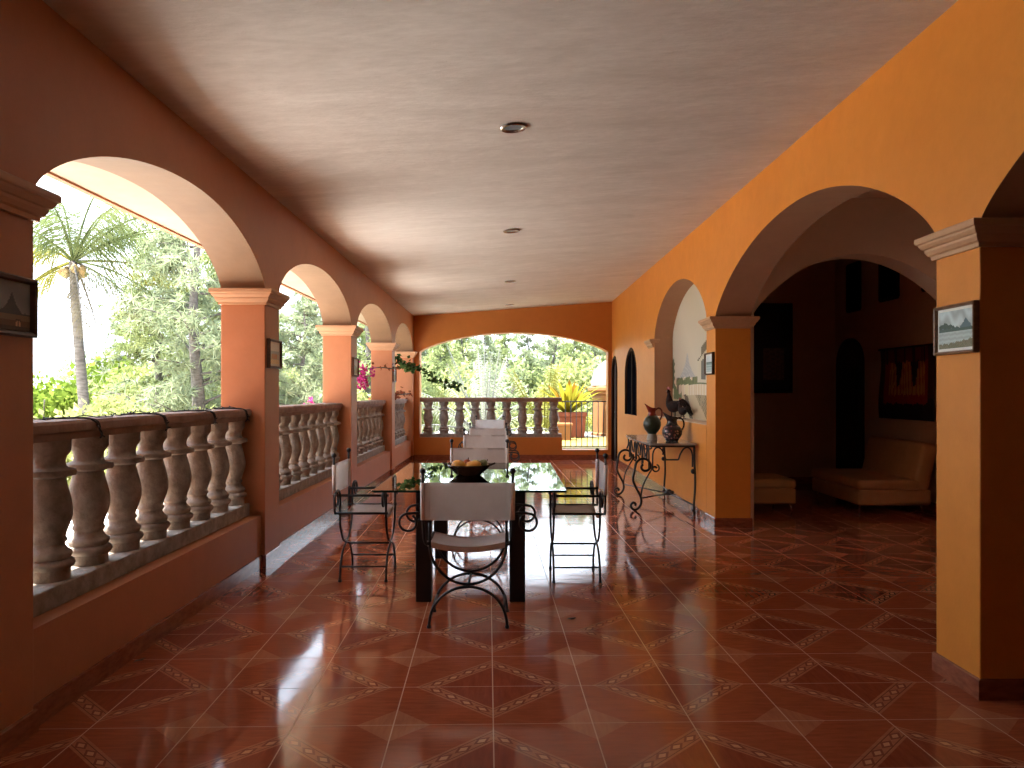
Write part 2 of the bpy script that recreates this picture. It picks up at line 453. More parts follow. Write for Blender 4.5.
# skirting tiles
bm = bmesh.new()
for i in range(4): box(bm, XL - .03, XL - .014, COLS[i][1] + .014, COLS[i + 1][0] - .014, 0, .095)
box(bm, XL, XL + .014, -3.4, 2.805, 0, .095)
struct('baseboard_left', bm, M['skirt'])
bm = bmesh.new()
box(bm, XR - .014, XR, 8.445, 15.28, 0, .09); box(bm, XR - .014, XR, -3.4, -.62, 0, .09)
struct('baseboard_right', bm, M['skirt'])
struct('baseboard_end', B(XL, XR - .02, YE - .014, YE, 0, .10), M['skirt'])

# columns
def capital(x0, x1, y0, y1, z0, z1, s=1.0):
    h = z1 - z0
    pr = [(.0, z0), (.022, z0 + .01 * h), (.026, z0 + .16 * h), (.042, z0 + .22 * h), (.056, z0 + .36 * h), (.058, z0 + .46 * h),
          (.07, z0 + .5 * h), (.086, z0 + .62 * h), (.090, z0 + .70 * h), (.104, z0 + .74 * h), (.107, z0 + .8 * h), (.107, z0 + .95 * h), (.098, z1), (.0, z1 + .0005)]
    return ring_mould(bmesh.new(), x0, x1, y0, y1, [(d * s, z) for d, z in pr])
def column(label, x0, x1, y0, y1, z0, z1, paint, base=True):
    t = thing('arcade_column', label, 'column', ((x0 + x1) / 2, (y0 + y1) / 2, 0))
    inv = Matrix.Translation((-(x0 + x1) / 2, -(y0 + y1) / 2, 0))
    def add(n_, bm, m_):
        bmesh.ops.transform(bm, matrix=inv, verts=bm.verts[:]); bmesh.ops.recalc_face_normals(bm, faces=bm.faces[:]); return obj(n_, bm, m_, t)
    add('shaft', B(x0, x1, y0, y1, 0, z1 - .001, bev=.006), M[paint])
    add('capital', capital(x0, x1, y0, y1, z0, z1, .68), M['capital'])
    if base: add('base_tiles', ring_mould(bmesh.new(), x0, x1, y0, y1, [(.013, 0), (.013, .088), (.009, .093), (0, .094)]), M['skirt'])
    return t
LX0, LX1 = XL - TL, XL
labs = ['dark orange arcade column at the left edge of the photo, nearest the camera',
        'orange arcade column between the first and second arches on the left, with a small framed print',
        'orange arcade column between the second and third left arches, behind the left-side chair',
        'orange arcade column between the third and fourth left arches, with vines trailing past it',
        'slim orange corner column where the left arcade meets the far wall']
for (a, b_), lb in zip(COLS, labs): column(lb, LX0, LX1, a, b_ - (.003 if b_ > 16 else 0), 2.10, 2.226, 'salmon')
column('large orange column at the right edge with a framed lake landscape on it', XR, XR + TR, 3.544, 3.908, 2.06, 2.18, 'orange')
column('orange column at the far side of the dark archway, between it and the painted niche', XR, XR + TR, 8.07, 8.43, 2.06, 2.18, 'orange')
bm = capital(XR - .004, XR + .012, 11.47, 11.84, 2.06, 2.18, .62)
tag(obj('trim_2', bm, M['capital']), kind='structure')

# eave over the outside of the arcade
bm = bmesh.new(); box(bm, -2.93, -2.306, -3.5, 16.5, 2.81, 2.90)
struct('trim_3', bm, M['eavecream'])
struct('trim_4', B(-2.98, -2.93, -3.5, 16.5, 2.795, 2.95), M['eave'])

# arched window and door at the far end of the right wall
def arch_plate(y0, y1, z0, spring, rise, p, x0, x1, inset=0):
    bm = bmesh.new(); n_ = 24; c = (y0 + y1) / 2; h = (y1 - y0) / 2 - inset
    pts = [(c - h, z0 + inset), (c + h, z0 + inset)] + [(c + h * math.cos(PI * k / n_), spring + (rise - inset) * max(0, 1 - math.cos(PI * k / n_) ** 2) ** p) for k in range(n_ + 1)]
    A = [bm.verts.new((x0, y, z)) for y, z in pts]; Bq = [bm.verts.new((x1, y, z)) for y, z in pts]
    bm.faces.new(A); bm.faces.new(Bq[::-1])
    for k in range(len(pts)): bm.faces.new((A[k], A[(k + 1) % len(pts)], Bq[(k + 1) % len(pts)], Bq[k]))
    bmesh.ops.recalc_face_normals(bm, faces=bm.faces[:]); return bm
def arch_path(y0, y1, z0, spring, rise, p, x, inset):
    c = (y0 + y1) / 2; h = (y1 - y0) / 2 - inset
    return [(x, c + h, z0)] + [(x, c + h * math.cos(PI * k / 20), spring + (rise - inset) * max(0, 1 - math.cos(PI * k / 20) ** 2) ** p) for k in range(21)] + [(x, c - h, z0)]
w = struct('window_1', T(arch_path(13.0, 14.28, 1.0, 1.72, .46, .55, XR + .02, .03), .032, 6), M['door'])
obj('pane', arch_plate(13.0, 14.28, 1.0, 1.72, .46, .55, XR + .03, XR + .05), M['darkglass'], w)
obj('muntin', B(XR + .015, XR + .035, 13.62, 13.66, 1.0, 2.17), M['door'], w)
d1 = struct('door_1', arch_plate(15.3, 16.04, 0, 1.75, .38, .55, XR + .03, XR + .07, .01), M['door'])
obj('door_frame', T(arch_path(15.3, 16.04, 0, 1.75, .38, .55, XR + .005, .03), .03, 6), M['door'], d1)
obj('door_handle', T([(XR + .03, 15.42, 1.0), (XR - .02, 15.42, 1.0), (XR - .02, 15.52, 1.0)], .009, 6), M['iron'], d1)
obj('door_panel', B(XR + .018, XR + .031, 15.42, 15.92, .25, .85, bev=.008), M['door'], d1)

# back-room doorway and high windows on its right wall
d2 = struct('door_2', arch_plate(10.9, 11.78, 0, 1.82, .36, .5, 4.965, 4.995), M['door'])
obj('door_panel', B(4.95, 4.966, 11.05, 11.62, .9, 1.75, bev=.006), M['door'], d2)
for k, (y0, y1, z0, z1) in enumerate(((11.03, 11.42, 2.58, 3.24), (9.95, 10.42, 2.62, 3.2), (9.12, 9.34, 2.62, 2.86))):
    w = struct('window_%d' % (k + 2), B(4.985, 4.998, y0, y1, z0, z1), M['darkglass'])
    fb = bmesh.new()
    for a in ((y0 - .02, y0 + .02, z0, z1), (y1 - .02, y1 + .02, z0, z1), (y0, y1, z0 - .02, z0 + .02), (y0, y1, z1 - .02, z1 + .02)): box(fb, 4.97, 4.999, *a)
    obj('window_frame', fb, M['door'], w)

# ------------------------------------------------------------------ balustrades
BP = [(.0, 0), (.092, 0), (.093, .050), (.106, .060), (.113, .074), (.107, .090), (.090, .098), (.094, .106), (.100, .118), (.098, .130), (.080, .142), (.070, .158), (.068, .170),
      (.076, .178), (.078, .190), (.071, .200), (.077, .225), (.091, .262), (.101, .302), (.102, .335), (.096, .375), (.084, .425), (.073, .468), (.070, .480), (.083, .486),
      (.115, .493), (.119, .506), (.115, .520), (.083, .528), (.073, .536), (.070, .556), (.074, .580), (.086, .598), (.094, .610), (.095, .665), (.0, .665)]
bal_me = bpy.data.meshes.new('baluster'); bb_ = L(BP, n=28); bb_.to_mesh(bal_me); bb_.free(); bal_me.materials.append(M['stone'])
def rail_prof(bm, y0, y1, axis='y', w=.13, z0=1.175, z1=1.265):
    pr = [(-w + .02, z0), (-w + .02, z0 + .03), (-w, z0 + .04), (-w, z1 - .015), (-w + .012, z1), (w - .012, z1), (w, z1 - .015), (w, z0 + .04), (w - .02, z0 + .03), (w - .02, z0)]
    A = [bm.verts.new((x, y0, z)) for x, z in pr]; Bq = [bm.verts.new((x, y1, z)) for x, z in pr]
    bm.faces.new(A); bm.faces.new(Bq[::-1]); k = len(pr)
    for i in range(k): bm.faces.new((A[i], A[(i + 1) % k], Bq[(i + 1) % k], Bq[i]))
    bmesh.ops.recalc_face_normals(bm, faces=bm.faces[:]); return bm
def balustrade(label, loc, rotz, length, n_, z0=.41):
    """local: runs along +y from 0 to length, centred on x = 0"""
    t = thing('balustrade', label, 'balustrade', loc, rotz)
    dz = z0 - .41
    obj('handrail', rail_prof(bmesh.new(), .003, length - .003, z0=1.175 + dz, z1=1.265 + dz), M['rail'], t)
    obj('plinth', B(-.115, .115, .003, length - .003, z0 + .001, z0 + .10, bev=.008), M['stone'], t)
    for k in range(n_):
        y = length - .083 - .351 * (n_ - 1 - k) if n_ == 9 and length > 3 else length * (k + .5) / n_
        link_mesh('baluster', bal_me, t, (0, y, z0 + .10), random.Random(k + int(length * 100)).random() * 6)
    return t
bl = ['stone balustrade with fat balusters under the first, nearest arch on the left', 'stone balustrade under the second arch on the left, behind the left-side chair',
      'stone balustrade under the third arch on the left, with bougainvillea above it', 'stone balustrade under the fourth, farthest arch on the left']
for i in range(4):
    c0, c1 = COLS[i][1], COLS[i + 1][0]
    balustrade(bl[i], (-2.185, c0, 0), 0, c1 - c0, 9 if i < 3 else 7)
balustrade('stone balustrade closing the far end of the terrace below the wide arch', (1.12, YE + .17, 0), PI / 2, 2.95, 9, .46 - .03 + .0)

# ------------------------------------------------------------------ iron railing beyond the far opening
t = thing('iron_railing', 'thin black iron railing bars in the opening right of the far balustrade', 'railing', (1.6, YE + .2, .2))
obj('top_rail', T([(-.47, 0, 1.0), (.46, 0, 1.0)], .012, 6), M['iron'], t)
obj('bottom_rail', T([(-.47, 0, .06), (.46, 0, .06)], .010, 6), M['iron'], t)
bar = None
for k in range(8):
    x = -.40 + .115 * k
    if bar is None: bar = obj('bar', T([(0, 0, .06), (0, 0, 1.0)], .009, 6), M['iron'], t, (x, 0, 0))
    else: link_mesh('bar', bar.data, t, (x, 0, 0))

# ------------------------------------------------------------------ dining table
TX, TY = -.25, 5.99
t = thing('dining_table', 'glass-topped dining table on four thick black square legs', 'table', (TX, TY, 0))
gt = obj('glass_top', B(-.625, .625, -.97, .97, .752, .765), M['glass'], t)
eb = bmesh.new()
for a in ((-.627, .627, -.973, -.97), (-.627, .627, .97, .973), (-.628, -.625, -.97, .97), (.625, .628, -.97, .97)): box(eb, *a, .751, .7655)
obj('glass_edge', eb, M['edge'], gt)
for sx in (-1, 1):
    for sy in (-1, 1):
        lg = obj('leg', B(sx * .313 - .052, sx * .313 + .052, (-.755 if sy < 0 else .60) - .052, (-.755 if sy < 0 else .60) + .052, 0, .742, bev=.006), M['legwood'], t)
        obj('glass_pad', L([(.03, .742), (.03, .7515)], (sx * .313, -.755 if sy < 0 else .60, 0), 16), M['steel'], lg)

# ------------------------------------------------------------------ chairs (local: faces +y)
def make_chair(label):
    t = thing('iron_armchair', label, 'chair', group='white canvas iron armchairs')
    I = M['iron']; r = .0085; D = .17; HW = .228; ZC = .245
    for y, nm in ((D, 'front'), (-D, 'rear')):
        # lower arch: two legs in one bent bar
        pts = [(-.232 * math.cos(a), y, ZC * math.sin(a) ** .9) for a in [PI * k / 28 for k in range(29)]]
        pts = [(p[0], y, max(p[2], .004)) for p in pts]
        lg = obj('leg_arch', T(pts, r), I, t)
        obj('foot', L([(.013, 0), (.013, .012), (.009, .02)], (-.232, y, 0), 10), I, lg)
        obj('foot', L([(.013, 0), (.013, .012), (.009, .02)], (.232, y, 0), 10), I, lg)
        # upper U carrying the seat and the arms
        up = [(-HW, y, .64), (-HW, y, .56)] + [(-HW * math.cos(a), y, .50 - (.50 - ZC - .015) * math.sin(a)) for a in [PI * k / 28 for k in range(29)]] + [(HW, y, .56), (HW, y, .64)]
        obj('seat_arch', T(up, r), I, t)
    for s in (-1, 1):
        ar = obj('armrest', T([(s * HW, -D - .034, .636), (s * HW, D + .02, .636)], .010), I, t)
        for y in (D, -D):
            sc = [(HW, .56), (HW, .625), (HW + .02, .662), (HW + .055, .680), (HW + .095, .682)] + [(.357 + .052 * math.cos(q) * (1 - .004 * k), .626 + .052 * math.sin(q) * (1 - .004 * k)) for k, q in ((k, R(70 - k * 22)) for k in range(15))]
            obj('scroll', T(catmull([(s * a, y + .002, b_) for a, b_ in sc], 5), .008, 7), I, ar)
        obj('seat_rail', T([(s * (HW + .006), -D - .032, .505), (s * (HW + .006), D + .015, .505)], .009), I, t)
        po = obj('back_post', T(catmull([(s * (HW + .006), -D - .03, .505), (s * .25, -D - .034, .515), (s * .262, -D - .034, .60), (s * .265, -D - .036, .92)], 5), .009), I, t)
        obj('finial', L([(0, -.019), (.011, -.016), (.018, -.006), (.019, .002), (.014, .013), (0, .019)], (s * .265, -D - .036, .935), 14), I, po)
        obj('stretcher', T([(s * .215, -D, .108), (s * .215, D, .108)], .0065), I, t)
    obj('stretcher', T([(0, -D, ZC - .002), (0, D, ZC - .002)], .008), I, t)
    # canvas seat, hanging between the rails
    bm = bmesh.new(); nx, ny = 16, 8; W = HW + .012
    def sag(x): return .514 - .037 * (1 - (x / W) ** 2)
    top = [[bm.verts.new((-W + 2 * W * i / nx, -D + .01 + (2 * D - .02) * j / ny, sag(-W + 2 * W * i / nx) - .006 * math.sin(PI * j / ny))) for i in range(nx + 1)] for j in range(ny + 1)]
    for j in range(ny):
        for i in range(nx): bm.faces.new((top[j][i], top[j][i + 1], top[j + 1][i + 1], top[j + 1][i]))
    bmesh.ops.solidify(bm, geom=bm.faces[:], thickness=.006)
    # hem along the edges of the sling
    for j, yy in ((0, -D + .01), (1, D - .01)):
        pass
    ed = [(-W + 2 * W * i / nx, -D + .008, sag(-W + 2 * W * i / nx) - .018) for i in range(nx + 1)]
    bmesh.ops.recalc_face_normals(bm, faces=bm.faces[:]); smooth(bm, 60)
    st = obj('seat', bm, M['canvas'], t)
    for yy in (-D + .002, D - .010):
        hb = bmesh.new()
        a = [hb.verts.new((p[0], yy, sag(p[0]) + .004)) for p in ed]; c = [hb.verts.new((p[0], yy, sag(p[0]) - .030)) for p in ed]
        for i in range(nx): hb.faces.new((a[i], a[i + 1], c[i + 1], c[i]))
        bmesh.ops.solidify(hb, geom=hb.faces[:], thickness=.006); bmesh.ops.recalc_face_normals(hb, faces=hb.faces[:])
        obj('hem', hb, M['canvas'], st)
    # canvas back, wrapped round the posts
    bm = bmesh.new(); nx, nz = 20, 8
    def by(x, z): return -D - .036 - .020 * (1 - (x / .272) ** 2) * (.4 + .6 * math.sin(PI * min(1, max(0, (z - .64) / .225)))) - .006 * (z - .64)
    g = [[bm.verts.new((-.272 + .544 * i / nx, by(-.272 + .544 * i / nx, .645 + .222 * j / nz) + (.012 if False else 0), .645 + .222 * j / nz)) for i in range(nx + 1)] for j in range(nz + 1)]
    for j in range(nz):
        for i in range(nx): bm.faces.new((g[j][i], g[j][i + 1], g[j + 1][i + 1], g[j + 1][i]))
    bmesh.ops.solidify(bm, geom=bm.faces[:], thickness=.006)
    bmesh.ops.recalc_face_normals(bm, faces=bm.faces[:]); smooth(bm, 60)
    bk = obj('backrest', bm, M['canvas'], t)
    for s in (-1, 1):
        obj('sleeve', T([(s * .264, -D - .035, .647), (s * .265, -D - .037, .866)], .014, 10), M['canvas'], bk)
        sb = bmesh.new(); x = s * .225
        box(sb, x - .002, x + .002, -.002, .002, .648, .864, M=Matrix.Translation((0, by(x, .755) - .007, 0)))
        obj('seam', sb, M['canvas'], bk)
    return t
chair0 = make_chair('white canvas iron armchair nearest the camera, its back turned, before the glass table')
spots = [(-.237, 4.785, 0, None),
         (-1.07, 5.97, -90, 'white canvas iron armchair on the left of the glass table, beside the parapet'),
         (.506, 5.94, 90, 'white canvas iron armchair on the right of the glass table, facing left'),
         (-.272, 7.20, 180, 'white canvas iron armchair at the far end of the glass table, behind the fruit bowl'),
         (-.275, 9.42, 180, 'white canvas iron armchair just behind the one at the far end of the table'),
         (-.29, 11.2, 180, 'second-farthest white canvas iron armchair in the row beyond the table'),
         (-.345, 14.75, 180, 'white canvas iron armchair farthest away, in front of the end balustrade')]
for i, (x, y, a, lb) in enumerate(spots):
    o = chair0 if i == 0 else dup(chair0)
    o.location = (x, y, 0); o.rotation_euler = (0, 0, R(a))
    if lb: o['label'] = lb

# ------------------------------------------------------------------ fruit bowl and fruit
BX, BY = -.30, 5.95
prof = [(0, 0), (.088, 0), (.094, .004), (.104, .014), (.130, .036), (.155, .060), (.172, .077), (.168, .082), (.15, .067), (.122, .042), (.09, .024), (0, .018)]
t = thing('fruit_bowl', 'dark wide shallow fruit bowl in the middle of the glass table', 'bowl', (BX, BY, .766))
M['bowl'] = noisy('dark_bowl', (.035, .028, .022), (.07, .055, .042), 20, .25, .05)
obj('bowl', L(prof, n=40), M['bowl'], t)
bh = bmesh.new()
for s in (-1, 1): tube(bh, catmull([(s * .160, -.02, .074), (s * .195, -.012, .088), (s * .195, .012, .088), (s * .160, .02, .074)], 5), .006, 6)
obj('handle', bh, M['bowl'], t)
def fruit(nm, label, x, y, z, r, sx, sz, col, col2, rz, ty, stem=True):
    t = thing(nm, label, 'fruit', (BX + x, BY + y, .766 + z), rz, None)
    b = bmesh.new(); bmesh.ops.create_uvsphere(b, u_segments=22, v_segments=14, radius=r)
    for v in b.verts:
        k = v.co.x / r
        v.co.x *= sx; v.co.z *= sz; v.co.y *= 1 - .10 * k; v.co.z += .10 * r * k * k
    for f in b.faces: f.smooth = True
    bmesh.ops.transform(b, matrix=Euler((0, ty, 0)).to_matrix().to_4x4(), verts=b.verts[:])
    obj('flesh', b, noisy(nm + '_skin', col, col2, 9, .4, .03, obj_space=True), t)
    if stem: obj('stem', T([(r * sx * math.cos(ty) * .97, 0, -r * sx * math.sin(ty) * .9 + .01 * r), (r * sx * math.cos(ty) * 1.12, 0, -r * sx * math.sin(ty) + .02)], .004, 6), M['wood'], t)
fruit('mango', 'plump yellow mango at the left of the fruit bowl', -.075, -.03, .072, .047, 1.2, .95, (.72, .30, .05), (.74, .45, .10), .3, .1)
fruit('apple', 'small red fruit between the two mangoes in the bowl', -.015, .035, .078, .038, 1, .95, (.42, .07, .03), (.58, .18, .05), 1.2, -.9)
fruit('mango', 'longer golden mango lying right of centre in the fruit bowl', .035, -.03, .070, .045, 1.45, .9, (.74, .42, .10), (.70, .34, .06), -.15, -.12)
fruit('avocado', 'dark green avocado at the right of the fruit bowl', .105, .01, .078, .036, 1.35, 1, (.10, .14, .04), (.22, .26, .09), .7, -.4)
fruit('lemon', 'pale yellow-green lemon tucked behind the golden mango', .055, .055, .078, .033, 1.25, 1, (.60, .55, .18), (.50, .52, .20), .2, .2, False)

# ------------------------------------------------------------------ paintings
def paint_mesh(w, h, nx, ny, fn):
    bm = bmesh.new(); lay = bm.loops.layers.float_color.new('paint')
    g = [[bm.verts.new((-w / 2 + w * i / nx, 0, -h / 2 + h * j / ny)) for i in range(nx + 1)] for j in range(ny + 1)]
    for j in range(ny):
        for i in range(nx):
            f = bm.faces.new((g[j][i], g[j][i + 1], g[j + 1][i + 1], g[j + 1][i]))
            for l, (a, b_) in zip(f.loops, ((i, j), (i + 1, j), (i + 1, j + 1), (i, j + 1))):
                c = fn((i + .5) / nx, (j + .5) / ny); l[lay] = (*c, 1)
    return bm
def s2l(c): return tuple((x / 255) ** 2.2 for x in c)
def frame_mesh(w, h, fw, d):
    bm = bmesh.new(); loops = []
    for (o, y) in ((0, 0), (0, -d * .8), (fw * .25, -d), (fw * .7, -d * .85), (fw, -d * .45), (fw, 0)):
        loops.append([bm.verts.new(p) for p in ((-w / 2 + o, y, -h / 2 + o), (w / 2 - o, y, -h / 2 + o), (w / 2 - o, y, h / 2 - o), (-w / 2 + o, y, h / 2 - o))])
    for A, Bq in zip(loops, loops[1:] + loops[:1]):
        for k in range(4): bm.faces.new((A[k], A[(k + 1) % 4], Bq[(k + 1) % 4], Bq[k]))
    bmesh.ops.recalc_face_normals(bm, faces=bm.faces[:]); return bm
def picture(name, label, loc, rotz, w, h, fn, fm, fw=.02, d=.03, nx=48, ny=34, mat_col=None, mw=.0):
    t = thing(name, label, 'picture', loc, rotz)
    obj('frame', frame_mesh(w, h, fw, d), fm, t)
    iw, ih = w - 2 * fw, h - 2 * fw
    def f2(u, v):
        if mat_col and (u * iw < mw or (1 - u) * iw < mw or v * ih < mw or (1 - v) * ih < mw): return mat_col
        return fn(u, v)
    o = obj('canvas', paint_mesh(iw + .002, ih + .002, nx, ny, f2), M['paint'], t); o.location = (0, -d * .4, 0)
    obj('backing', B(-w / 2 + .004, w / 2 - .004, -.006, 0, -h / 2 + .004, h / 2 - .004), M['wood'], t)
    return t
def nz(u, s=1.0): return (math.sin(u * 37.1 * s) + .6 * math.sin(u * 71.3 * s + 1.3) + .4 * math.sin(u * 143 * s + .4)) / 2
def lake(u, v):
    if v > .52:
        c = s2l((188, 205, 206)); k = .5 + .5 * math.sin(u * 9 + v * 14 + 1.5 * math.sin(u * 17)); c = tuple(x * (.72 + .4 * k) for x in c)
        m = .53 + .14 * max(0, 1 - abs(u - .2) / .38) + .02 * nz(u); m2 = .53 + .20 * max(0, 1 - abs(u - .77) / .16) + .015 * nz(u, 1.4)
        if v < m2: return s2l((88, 112, 118))
        if v < m: return s2l((58, 84, 76))
        return c
    if v > .46: return s2l((72, 98, 90))
    if v < .18 + .12 * max(0, u - .3) + .02 * nz(u): return s2l((96, 104, 74)) if nz(u * 3 + v * 5) > 0 else s2l((128, 120, 96))
    k = .5 + .5 * math.sin(v * 60 + nz(u)); return tuple(x * (.82 + .25 * k) for x in s2l((176, 194, 190)))
def dusk(u, v):
    pk = .36 + .30 * max(0, 1 - abs(u - .60) / .22) + .12 * max(0, 1 - abs(u - .62) / .07) + .012 * nz(u)
    if v > pk:
        k = .5 + .5 * math.sin(u * 6 + v * 9); return tuple(x * (.8 + .3 * k) for x in s2l((122, 128, 132)))
    if v > .33: return s2l((54, 66, 72))
    if abs(u - .74) < .05 and .08 < v < .24: return s2l((196, 160, 128)) if v < .16 + .08 * (1 - abs(u - .74) / .05) and abs(u - .74) > .015 else s2l((70, 60, 52))
    if v > .22: return s2l((118, 100, 84))
    if v > .10: return s2l((96, 70, 52))
    return s2l((62, 48, 40))
def village(u, v):
    if v > .62: return s2l((216, 214, 200))
    if v > .5 + .05 * nz(u): return s2l((170, 180, 172))
    if v > .28 and .25 < u < .75 and nz(u * 2 + v) > -.2: return s2l((206, 132, 84))
    if v > .25: return s2l((192, 182, 150))
    return s2l((214, 180, 120)) if nz(u + v * 4) > 0 else s2l((232, 212, 168))
def hills(u, v):
    if v > .55 + .08 * math.sin(u * 5): return s2l((214, 220, 214))
    if v > .4: return s2l((150, 168, 150))
    return s2l((190, 190, 160)) if nz(u + v) > 0 else s2l((150, 150, 118))
def shore(u, v):
    if v > .6: return s2l((206, 218, 222))
    if v > .5 - .06 * nz(u): return s2l((92, 122, 112))
    return s2l((176, 196, 196)) if math.sin(v * 50) > -.3 else s2l((140, 166, 164))
PX, PZ = .35, .238
picture('framed_picture', 'dark framed landscape with peak and hut on the nearest left column', (XL + .002, 3.0, 1.738), PI / 2, .345, PZ, dusk, M['wood'], .024, .035)
picture('framed_picture', 'small framed print in warm colours on the column after the first left arch', (XL + .002, 6.45, 1.715), PI / 2, .33, PZ, village, M['wood'], mat_col=s2l((214, 205, 186)), mw=.02)
picture('framed_picture', 'small pale framed print on the column after the second left arch', (XL + .002, 9.87, 1.715), PI / 2, .33, PZ, hills, M['wood'], mat_col=s2l((220, 214, 200)), mw=.02)
picture('framed_picture', 'tiny-looking framed print on the column after the third left arch', (XL + .002, 13.26, 1.70), PI / 2, .30, .26, hills, M['wood'], mat_col=s2l((220, 214, 200)), mw=.02)
picture('framed_picture', 'brown framed lake and mountain landscape on the large right-hand column', (XR - .002, 3.712, 1.70), -PI / 2, .335, .238, lake, M['wood2'], .016, .03, 60, 44, s2l((226, 226, 216)), .012)
picture('framed_picture', 'framed pale seascape on the column beside the painted niche', (XR - .002, 8.25, 1.70), -PI / 2, .33, .235, shore, M['wood'], .016, .03, mat_col=s2l((226, 226, 216)), mw=.018)

# mural filling the niche (u = 0 at the far end, z in metres)
def mural(u, v):
    z = 1.05 + v * 1.78; y = 11.42 - u * 2.99
    j = nz(u * 2.1) * .02
    sky = s2l((206, 198, 180)); sky = tuple(a * (1 - .10 * abs(math.sin(u * 4 + v * 3))) for a in sky)
    # house front on the right
    if .50 < u < .98 and z < 2.12 - abs(u - .74) * .9 + (0 if u > .56 else -.1) and z > 1.52:
        if abs(u - .60) < .035 and 1.55 < z < 1.80: return s2l((96, 92, 84))
        if abs(u - .80) < .05 and 1.55 < z < 1.9: return s2l((104, 84, 66))
        if z > 2.06 - abs(u - .74) * .9 - .06: return s2l((98, 88, 72))
        return s2l((206, 198, 176))
    if u < .045 + .012 * math.sin(z * 60) and 1.45 < z < 1.88: return s2l((70, 78, 52))
    cone = 1.60 + .25 * max(0, 1 - abs(u - .31) / .15) ** 1.15 + .10 * max(0, 1 - abs(u - .31) / .035)
    if z > cone + j * .3:
        return sky
    if z > 1.60: return s2l((168, 172, 174)) if nz(u * 3 + z * 4) > -.3 else s2l((190, 190, 186))
    t_ = 1.61 + .05 * math.sin(u * 44) + j
    if z > 1.50 and z < t_ and u > .08: return s2l((86, 98, 58)) if nz(u * 5 + z * 9) > -.2 else s2l((112, 120, 72))
    if .03 < u < .20 and z > 1.30: 
        return s2l((74, 90, 50)) if z < 1.43 + .06 * math.sin(u * 30) else (s2l((60, 50, 40)) if abs(u - .12) < .02 else s2l((196, 176, 150)))
    if z > 1.36:
        if abs(u - .30) < .035: return s2l((226, 214, 176))
        return s2l((214, 192, 158)) if nz(u * 4 + 2) > 0 else s2l((224, 212, 190))
    # road and walls sweeping down
    e = .26 + (1.36 - z) * .35
    if u < e - .10: return s2l((170, 150, 118)) if z > 1.15 else s2l((120, 108, 84))
    if abs(u - e - .02) < .035: return s2l((92, 74, 54))
    if u < e + .20 + (1.36 - z) * .3: return s2l((196, 176, 142))
    if nz(u * 6 + z * 3) > .55: return s2l((88, 84, 58))
    return s2l((164, 144, 112))
mu = thing('wall_mural', 'painted village mural with a volcano filling the arched niche in the right wall', 'painting', (2.417, 9.925, 1.05))
# arched outline follows the niche
mf = arch(9.925, 1.495, SPR, .635, .62)
bm = bmesh.new(); lay = bm.loops.layers.float_color.new('paint'); nx, ny = 110, 90
for i in range(nx):
    u0, u1 = i / nx, (i + 1) / nx
    h0, h1 = [min(2.83, mf(11.42 - 2.99 * q) + .0) for q in (u0, u1)]
    for j in range(ny):
        v0, v1 = j / ny, (j + 1) / ny
        ps = [(u0, 1.05 + (h0 - 1.05) * v0), (u1, 1.05 + (h1 - 1.05) * v0), (u1, 1.05 + (h1 - 1.05) * v1), (u0, 1.05 + (h0 - 1.05) * v1)]
        f = bm.faces.new([bm.verts.new((0, 1.495 - 2.99 * a, z - 1.05)) for a, z in ps])
        zm = sum(p[1] for p in ps) / 4; col = mural((u0 + u1) / 2, (zm - 1.05) / 1.78)
        for l in f.loops: l[lay] = (*col, 1)
obj('painted_scene', bm, M['paint'], mu)

# woven wall hanging and dark painting in the back room
def textile(u, v):
    if v < .22 + .02 * nz(u): return s2l((22, 18, 26))
    if u < .08 or u > .90: return s2l((58, 16, 14)) if v > .3 else s2l((24, 18, 24))
    if v < .34 + .03 * nz(u * 2): return s2l((150, 38, 20))
    k = .8 - .18 * abs(math.sin(u * 3 * PI))
    if v > .80 + .03 * nz(u): return s2l((104, 22, 20)) if nz(u) > -.3 else s2l((40, 14, 16))
    for c in (.36, .66):
        if abs(u - c) < .055 * (v - .42) / .4 + .01 and v > .45: return s2l((24, 20, 34))
    if .2 < u < .84: return s2l((198, 142, 72)) if nz(u * 3 + .2 * v) > -.1 else s2l((164, 84, 40))
    return s2l((150, 38, 22))
t = thing('wall_tapestry', 'red, black and gold woven hanging on the wall above the sofa', 'tapestry', (4.985, 9.74, 1.505), -PI / 2)
o = obj('weaving', paint_mesh(1.34, .90, 70, 50, textile), M['weave'], t); bmx = bmesh.new(); bmx.from_mesh(o.data)
for v in bmx.verts: v.co.x += .03 * math.sin(v.co.z * 6) * (1 if v.co.x < 0 else .3); v.co.y = -.012 - .008 * math.sin(v.co.x * 14)
bmx.to_mesh(o.data); bmx.free()
obj('hanging_rod', T([(-.69, -.014, .455), (.69, -.014, .455)], .012, 8), M['door'], t)
def gloom(u, v):
    if .55 < u < .92 and .12 < v < .50: return s2l((120, 92, 78)) if nz(u + v * 3) > 0 else s2l((96, 76, 66))
    if v < .3: return s2l((40, 34, 34))
    return s2l((28, 26, 30)) if nz(u * 2 + v) > 0 else s2l((34, 30, 36))
picture('framed_picture', 'large dark painting with a lighter patch on the back wall of the dim room', (3.86, 11.898, 2.07), 0, .96, 1.37, gloom, M['door'], .05, .04)

